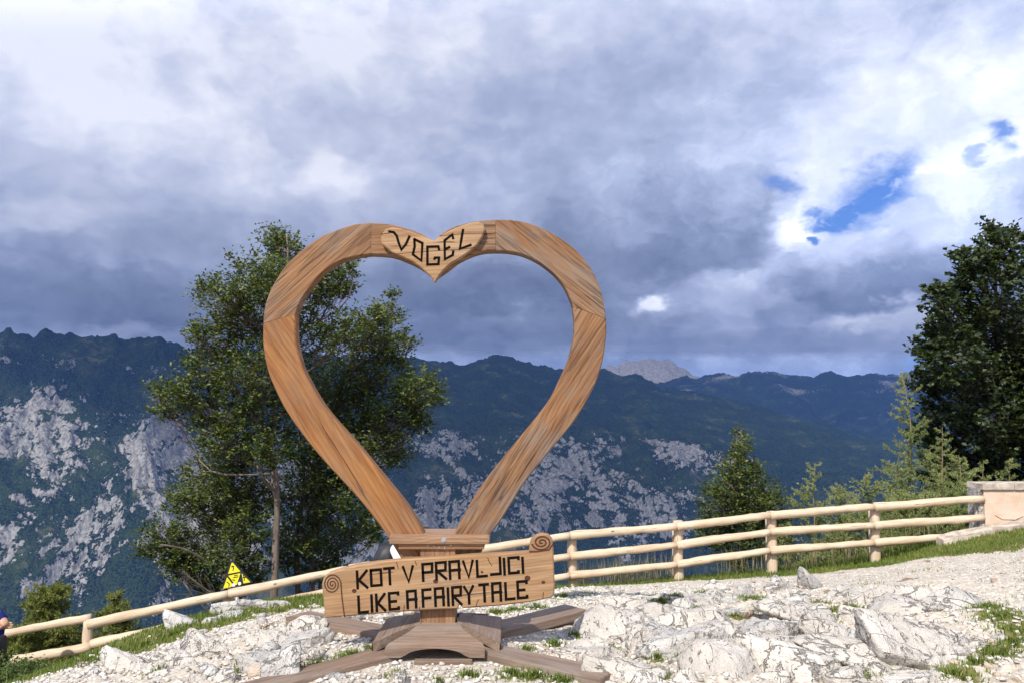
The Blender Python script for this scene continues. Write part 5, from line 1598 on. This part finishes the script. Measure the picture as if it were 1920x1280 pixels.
conifer('conifer_bush', 'bushy yellow-green young conifer behind the left fence end', 92, 1290, 1100, 105, 11.6, 71, M_SPRUCE, 0, 80, 1.7, 0.055, 'bushy conifers at lower left', 0.0, 0.55)
conifer('conifer_bush', 'smaller yellow-green conifer right of the left fence post', 216, 1260, 1110, 68, 11.8, 72, M_SPRUCE, 2, 60, 1.7, 0.055, 'bushy conifers at lower left', 0.0, 0.55)
conifer('conifer_bush', 'low conifer tuft filling the gap between the left fence rails', 40, 1300, 1175, 90, 11.0, 73, M_SPRUCE, 0, 60, 1.5, 0.055, 'bushy conifers at lower left', 0.0, 0.5)
leafy_tree('green_bush', 'leafy green bush in the bottom left corner', [(20, 1330, 0), (22, 1290, 0), (24, 1245, 0)], [(0, 1262, 26), (40, 1262, 26), (65, 1275, 16), (20, 1285, 30), (-30, 1270, 30), (60, 1292, 22)], 8.6, leaf=0.035, per=400, mat=M_BUSH, seed=77, trunk_r=0.012, trunk_top_r=0.004, spread_y=0.25, limb_r=0.006, cat='bush')

# ------------------------------------------------------------------ grass
def blades(name, X, Y, H, Wd, mat, label, lean=0.5, tint_mu=0.45, seed=3):
    r = np.random.default_rng(seed)
    n = len(X)
    Z = gsurf(X, Y) - 0.004
    an = r.uniform(0, 6.283, n)
    d = np.stack([np.cos(an), np.sin(an), np.zeros(n)], 1)
    f = np.stack([-d[:, 1], d[:, 0], np.zeros(n)], 1)
    ln = (r.random(n) * lean)[:, None]
    b0 = np.stack([X, Y, Z], 1)
    h = H[:, None]; w_ = Wd[:, None]
    up = np.array([0, 0, 1.0])
    m1 = b0 + up * h * 0.55 + f * h * ln * 0.35
    tip = b0 + up * h * (1 - 0.3 * ln) + f * h * ln
    V = np.stack([b0 - d * w_ / 2, b0 + d * w_ / 2, m1 + d * w_ * 0.35, tip, m1 - d * w_ * 0.35], 1).reshape(-1, 3)
    k = np.arange(n) * 5
    F = np.concatenate([np.stack([k, k + 1, k + 2], 1), np.stack([k, k + 2, k + 4], 1), np.stack([k + 4, k + 2, k + 3], 1)])
    me = mesh_np(name, V, F, mat)
    a = me.attributes.new('tint', 'FLOAT', 'POINT')
    pt = vnoise(np.stack([X * 1.6, Y * 1.6, X * 0], 1), 55) * 0.45
    a.data.foreach_set('value', np.repeat(np.clip(tint_mu + pt + 0.2 * r.normal(size=n), 0, 1), 5).astype(np.float32))
    return tag(link(bpy.data.objects.new(name, me)), label, None, None, 'stuff')
N = 260000
X = rng.uniform(-6.4, 7.4, N); Y = rng.uniform(5.2, 12.4, N)
bm_ = bandmask(X, Y)
pt = 0.5 + 0.5 * vnoise(np.stack([X * 2.7, Y * 2.7, X * 0], 1), 81)
keep = (rng.random(N) < bm_ * (0.35 + 0.65 * pt)) & (np.abs(X) < 0.68 * Y + 0.4)
X, Y = X[keep], Y[keep]
past = sstep(Y - fence_y(X), -0.3, 0.6)
blades('grass', X, Y, (0.025 + 0.04 * rng.random(len(X))) * (1 + 1.2 * past), 0.007 + 0.005 * rng.random(len(X)), M_GRASS, 'short turf along the fence and over the left crest')
TX, TY, TH_ = [], [], []
for tx, ty, r_ in TUFTS:
    n = int(260 * (r_ / 0.1) ** 1.6)
    a_ = rng.uniform(0, 6.283, n); q = r_ * np.abs(rng.normal(size=n)) * 0.62
    TX.append(tx + np.cos(a_) * q * 1.35); TY.append(ty + np.sin(a_) * q); TH_.append(0.018 + 0.055 * rng.random(n) * np.exp(-(q / r_) ** 2))
X, Y, H = np.concatenate(TX), np.concatenate(TY), np.concatenate(TH_)
ok_ = off_beams(X, Y, .105)
X, Y, H = X[ok_], Y[ok_], H[ok_]
blades('grass_tufts', X, Y, H, 0.005 + 0.004 * rng.random(len(X)), M_GRASS, 'small grass tufts growing between the stones', 0.9, 0.5, 5)
# thin sprinkling of grass in the gravel
N = 22000
X = rng.uniform(-4, 6.4, N); Y = rng.uniform(4.4, 9.5, N)
keep = (vnoise(np.stack([X * 2.3, Y * 2.3, X * 0], 1), 96) > 0.28) & (np.abs(X) < .68 * Y) & (np.hypot((X + .5) / 1.0, (Y - 5.5) / .7) > 1)
X, Y = X[keep], Y[keep]
blades('sparse_grass', X, Y, 0.015 + 0.035 * rng.random(len(X)), 0.004 + 0.004 * rng.random(len(X)), M_GRASS, 'sparse thin grass between the stones', 0.9, 0.6, 8)
# tall dry stalks behind the fence
c_ = [(q[0], q[1]) for q in (P(a, 1080, 11.6) for a in rng.uniform(1075, 1260, 90))]
X = np.array([q[0] for q in c_] * 5) + rng.normal(size=450) * 0.05; Y = np.array([q[1] for q in c_] * 5) + rng.normal(size=450) * 0.15
X2 = np.concatenate([X, rng.uniform(3.0, 6.2, 300), rng.uniform(-6.0, -4.8, 60)]); Y2 = np.concatenate([Y, rng.uniform(11.3, 12.0, 300), rng.uniform(8.0, 9.2, 60)])
blades('dry_grass', X2, Y2, 0.2 + 0.35 * rng.random(len(X2)), np.full(len(X2), 0.007), M_DRY, 'tall dry grass stalks behind the fence', 0.35, 0.5, 12)

# ------------------------------------------------------------------ people
M_SKIN = flat('skin', (0.50, 0.28, 0.19), 0.55, 0.3, 0.08, 30)
M_NAVY = flat('navy_cotton', (0.012, 0.018, 0.12), 0.85, 0.1, 0.2, 40)
M_WHITEC = flat('white_cotton', (0.72, 0.70, 0.72), 0.85, 0.1, 0.06, 40)
M_DARKC = flat('dark_trousers', (0.02, 0.02, 0.025), 0.85, 0.1, 0.2, 40)
M_HAIR = flat('dark_hair', (0.03, 0.018, 0.012), 0.6, 0.3, 0.3, 60)
M_BAG = flat('black_nylon', (0.016, 0.016, 0.019), 0.55, 0.4, 0.35, 14)

def ensure_skin(name, joints, bones, mat, parent, root_key, sub=2):
    """skin data layer exists once the modifier is added through the mesh customdata operator"""
    keys = list(joints)
    loc = Vector(joints[root_key][0])
    bm = bmesh.new()
    lay = bm.verts.layers.skin.verify()
    vs = []
    for k in keys:
        v = bm.verts.new(Vector(joints[k][0]) - loc)
        r_ = joints[k][1]
        v[lay].radius = (r_, r_) if not isinstance(r_, tuple) else r_
        v[lay].use_root = (k == root_key)
        vs.append(v)
    for a, b in bones:
        bm.edges.new((vs[keys.index(a)], vs[keys.index(b)]))
    me = bpy.data.meshes.new(name)
    bm.to_mesh(me); bm.free()
    me.materials.append(mat)
    o = bpy.data.objects.new(name, me)
    link(o, parent, Matrix.Translation(loc))
    md = o.modifiers.new('skin', 'SKIN'); md.use_smooth_shade = True
    ss = o.modifiers.new('subdivision', 'SUBSURF'); ss.levels = sub; ss.render_levels = sub
    return o

def hand(J, B, wrist, pre, d, n, u):
    """palm and five bent fingers: d along the hand, n out of the palm, u towards the thumb"""
    w = Vector(J[wrist][0]); d, n, u = Vector(d).normalized(), Vector(n).normalized(), Vector(u).normalized()
    J[pre + 'palm'] = (w + d * 0.075, (0.034, 0.017)); B.append((wrist, pre + 'palm'))
    for k, (off, L) in enumerate([(0.028, 0.072), (0.009, 0.08), (-0.010, 0.075), (-0.027, 0.058)]):
        a = w + d * 0.09 + u * off
        J[f'{pre}f{k}a'] = (a, 0.0095); J[f'{pre}f{k}b'] = (a + d * L * .55 + n * L * .15, 0.0088); J[f'{pre}f{k}c'] = (a + d * L * .85 + n * L * .5, 0.0078)
        B += [(pre + 'palm', f'{pre}f{k}a'), (f'{pre}f{k}a', f'{pre}f{k}b'), (f'{pre}f{k}b', f'{pre}f{k}c')]
    a = w + d * 0.035 + u * 0.032
    J[pre + 'ta'] = (a, 0.011); J[pre + 'tb'] = (a + d * 0.03 + u * 0.022 + n * .01, 0.0105); J[pre + 'tc'] = (a + d * 0.056 + u * 0.02 + n * .025, 0.009)
    B += [(wrist, pre + 'ta'), (pre + 'ta', pre + 'tb'), (pre + 'tb', pre + 'tc')]

def head_parts(parent, c, R, face):
    """hair cap, nose, eyes, mouth and ears on a head of radius R looking along face"""
    f = Vector(face).normalized(); up = Vector((0, 0, 1)); sd = f.cross(up).normalized()
    D, F = ICO[3]
    V = []
    for q in D:
        q = Vector(q)
        V.append(Vector(c) + Vector((0, 0, 0.018)) - f * 0.012 + Vector((q.x * R * 1.02, q.y * R * 1.02, q.z * R * 1.14)))
    Fk = [tuple(g) for g in F if np.mean([(V[i] - Vector(c)).dot(f) for i in g]) < R * 0.35 or np.mean([(V[i] - Vector(c)).z for i in g]) > R * 0.62]
    obj('hair', np.array([tuple(v) for v in V]), Fk, M_HAIR, parent, smooth=True)
    for nm, off, sc_, mt in [('nose', f * R * 1.0 + up * -0.01, (.014, .02, .022), M_SKIN), ('eye', f * R * 0.9 + sd * 0.032 + up * 0.015, (.011, .008, .007), M_SIGNWHITE), ('eye', f * R * 0.9 - sd * 0.032 + up * 0.015, (.011, .008, .007), M_SIGNWHITE),
                             ('mouth', f * R * 0.93 - up * 0.048, (.022, .008, .006), M_BURN), ('ear', sd * R * 0.95, (.012, .02, .03), M_SKIN), ('ear', -sd * R * 0.95, (.012, .02, .03), M_SKIN)]:
        V2 = ICO[2][0] * np.array(sc_) + np.array(Vector(c) + off)
        obj(nm, V2, ICO[2][1], mt, parent, smooth=True)

# standing walker cut by the left edge of the picture
Yp = 9.0
def L3(px, py, dy=0.0): return Vector(P(px, py, Yp + dy))
gl = gz1(L3(-24, 1200)[0], Yp)
W1 = thing('person', (L3(-24, 1200)[0], Yp, gl), 'person in a navy T-shirt at the left edge with one elbow bent outward', 'person')
hx = L3(-24, 1200)[0]
zs_ = L3(-4, 1150)[2]
J = {'pel': (Vector((hx, Yp, gl + 0.92)), (.15, .11)), 'waist': (Vector((hx, Yp, gl + 1.08)), (.135, .10)), 'chest': (Vector((hx + .01, Yp, zs_ - 0.10)), (.155, .11)), 'neck': (Vector((hx + .02, Yp, zs_ + 0.06)), .055),
     'jaw': (Vector((hx - .02, Yp + .03, zs_ + 0.145)), .07), 'skull': (Vector((hx - .02, Yp + .01, zs_ + 0.235)), .092),
     'shr': (L3(0, 1156), .062), 'elr': (L3(11, 1171, -.06), .04), 'wrr': (L3(-30, 1186, .28), .030), 'shl': (Vector((hx - .19, Yp, zs_ - .02)), .062), 'ell': (Vector((hx - .26, Yp + .12, zs_ - .26)), .043), 'wrl': (Vector((hx - .1, Yp + .32, zs_ - .24)), .03),
     'hr': (Vector((hx + .095, Yp, gl + .86)), .095), 'kr': (Vector((hx + .1, Yp + .03, gl + .48)), .062), 'ar': (Vector((hx + .1, Yp - .02, gl + .09)), .043), 'tr': (Vector((hx + .11, Yp + .17, gl + .035)), .035),
     'hl': (Vector((hx - .095, Yp, gl + .86)), .095), 'kl': (Vector((hx - .11, Yp + .03, gl + .48)), .062), 'al': (Vector((hx - .11, Yp - .02, gl + .09)), .043), 'tl': (Vector((hx - .13, Yp + .17, gl + .035)), .035)}
B_ = [('pel', 'waist'), ('waist', 'chest'), ('chest', 'neck'), ('neck', 'jaw'), ('jaw', 'skull'), ('chest', 'shr'), ('shr', 'elr'), ('elr', 'wrr'), ('chest', 'shl'), ('shl', 'ell'), ('ell', 'wrl'),
      ('pel', 'hr'), ('hr', 'kr'), ('kr', 'ar'), ('ar', 'tr'), ('pel', 'hl'), ('hl', 'kl'), ('kl', 'al'), ('al', 'tl')]
J1, B1 = dict(J), list(B_)
hand(J1, B1, 'wrr', 'r', (-.6, .8, .1), (-.5, -.4, -.2), (0, 0, 1)); hand(J1, B1, 'wrl', 'l', (.6, .8, .1), (.4, -.4, -.2), (0, 0, 1))
body = ensure_skin('body', J1, B1, M_SKIN, W1, 'pel')
def grow(J, keys, k, add=0.014):
    o = {}
    for q in keys:
        p_, r_ = J[q]
        o[q] = (p_, tuple(x + add for x in r_) if isinstance(r_, tuple) else r_ + add)
    return o
sh = grow(J, ['pel', 'waist', 'chest', 'shr', 'shl', 'neck'], 0)
sh['neck'] = (J['chest'][0].lerp(J['neck'][0], .6), .075)
sh['sr'] = (J['shr'][0].lerp(J['elr'][0], .7), .066); sh['sl'] = (J['shl'][0].lerp(J['ell'][0], .6), .064)
ensure_skin('t_shirt', sh, [('pel', 'waist'), ('waist', 'chest'), ('chest', 'neck'), ('chest', 'shr'), ('shr', 'sr'), ('chest', 'shl'), ('shl', 'sl')], M_NAVY, W1, 'pel')
tr_ = grow(J, ['pel', 'hr', 'kr', 'ar', 'hl', 'kl', 'al'], 0, .018)
ensure_skin('trousers', tr_, [('pel', 'hr'), ('hr', 'kr'), ('kr', 'ar'), ('pel', 'hl'), ('hl', 'kl'), ('kl', 'al')], M_DARKC, W1, 'pel')
for sd_ in ('r', 'l'):
    ensure_skin('shoe', {'a': (J['a' + sd_][0] - Vector((0, .03, .03)), .052), 'b': (J['t' + sd_][0] + Vector((0, .02, 0)), .043)}, [('a', 'b')], M_BAG, W1, 'a')
head_parts(W1, J['skull'][0], .10, (-.3, 1, -.1))
bgc = L3(-1, 1211, -.06)
V = ICO[3][0].copy()
V = np.sign(V) * np.abs(V) ** 0.7
SB = thing('shoulder_bag', tuple(bgc - Vector((0, 0, .12))), 'black shoulder bag hanging at the hip of the person in navy', 'bag')
obj('bag_body', V * np.array([.055, .10, .12]) + np.array(bgc), ICO[3][1], M_BAG, SB, smooth=True)
st_ = np.array([tuple(bgc + Vector((.02, 0, .1))), tuple(J['chest'][0] + Vector((.15, -.1, -.12))), tuple(J['chest'][0] + Vector((.0, -.15, .06))), tuple(J['shl'][0] + Vector((.05, -.02, .09)))])
V, F = tube(catmull(st_, 16), 0.012, 6)
obj('strap', V, F, M_BAG, SB, smooth=True)

# hiker seated behind the pedestal, only rucksack and sleeve in view
Yq = 7.7
def L4(px, py, dy=0.0): return Vector(P(px, py, Yq + dy))
g2 = gz1(L4(760, 1060)[0], Yq)
px_ = L4(752, 1060)[0]
W2 = thing('person', (px_, Yq, g2), 'person in white seated behind the pedestal, mostly hidden', 'person')
zc_ = L4(748, 1040)[2]
J = {'pel': (Vector((px_ + .02, Yq, g2 + .13)), (.14, .12)), 'waist': (Vector((px_ + .03, Yq, g2 + .26)), (.12, .11)), 'chest': (Vector((px_ + .05, Yq, zc_)), (.13, .12)), 'neck': (Vector((px_ + .16, Yq, zc_ + .09)), .05),
     'jaw': (Vector((px_ + .24, Yq, zc_ + .10)), .065), 'skull': (Vector((px_ + .24, Yq, zc_ + .14)), .088),
     'shr': (L4(742, 1027, -.17), .055), 'elr': (L4(756, 1062, -.20), .042), 'wrr': (Vector((px_ + .32, Yq - .16, g2 + .32)), .028), 'shl': (Vector((px_ + .05, Yq + .17, zc_ + .02)), .055), 'ell': (Vector((px_ + .12, Yq + .22, zc_ - .2)), .042), 'wrl': (Vector((px_ + .32, Yq + .16, g2 + .32)), .028),
     'hr': (Vector((px_ + .08, Yq - .09, g2 + .12)), .09), 'kr': (Vector((px_ + .42, Yq - .12, g2 + .36)), .06), 'ar': (Vector((px_ + .52, Yq - .12, g2 + .07)), .042), 'tr': (Vector((px_ + .68, Yq - .12, g2 + .03)), .034),
     'hl': (Vector((px_ + .08, Yq + .09, g2 + .12)), .09), 'kl': (Vector((px_ + .42, Yq + .12, g2 + .36)), .06), 'al': (Vector((px_ + .52, Yq + .12, g2 + .07)), .042), 'tl': (Vector((px_ + .68, Yq + .12, g2 + .03)), .034)}
J1, B1 = dict(J), list(B_)
hand(J1, B1, 'wrr', 'r', (.8, .2, .1), (.2, 0, -1), (0, 1, 0)); hand(J1, B1, 'wrl', 'l', (.8, -.2, .1), (.2, 0, -1), (0, -1, 0))
ensure_skin('body', J1, B1, M_SKIN, W2, 'pel')
sh = grow(J, ['pel', 'waist', 'chest', 'shr', 'shl'], 0)
sh['sr'] = (J['shr'][0].lerp(J['elr'][0], .85), .056); sh['sl'] = (J['shl'][0].lerp(J['ell'][0], .85), .056)
ensure_skin('shirt', sh, [('pel', 'waist'), ('waist', 'chest'), ('chest', 'shr'), ('shr', 'sr'), ('chest', 'shl'), ('shl', 'sl')], M_WHITEC, W2, 'pel')
tr_ = grow(J, ['pel', 'hr', 'kr', 'ar', 'hl', 'kl', 'al'], 0, .016)
ensure_skin('trousers', tr_, [('pel', 'hr'), ('hr', 'kr'), ('kr', 'ar'), ('pel', 'hl'), ('hl', 'kl'), ('kl', 'al')], M_DARKC, W2, 'pel')
for sd_ in ('r', 'l'):
    ensure_skin('shoe', {'a': (J['a' + sd_][0] - Vector((.03, 0, .02)), .05), 'b': (J['t' + sd_][0] + Vector((.02, 0, 0)), .042)}, [('a', 'b')], M_BAG, W2, 'a')
head_parts(W2, J['skull'][0], .095, (1, 0, -.2))
rc = L4(722, 1052, -.02)
RS = thing('rucksack', tuple(rc - Vector((0, 0, .25))), 'black rucksack worn by the person seated behind the pedestal', 'backpack')
V = ICO[4][0].copy(); V = np.sign(V) * np.abs(V) ** 0.75
V = V * np.array([.115, .16, .19]); V[:, 0] += V[:, 2] * 0.28
V += (fbm(V * 14, 3, 7) * 0.014)[:, None] * ICO[4][0]
obj('bag_body', V + np.array(rc), ICO[4][1], M_BAG, RS, smooth=True)
V = ICO[3][0].copy(); V = np.sign(V) * np.abs(V) ** 0.75
obj('front_pocket', V * np.array([.05, .11, .09]) + np.array(rc) + np.array([-.10, 0, -.06]), ICO[3][1], M_BAG, RS, smooth=True)
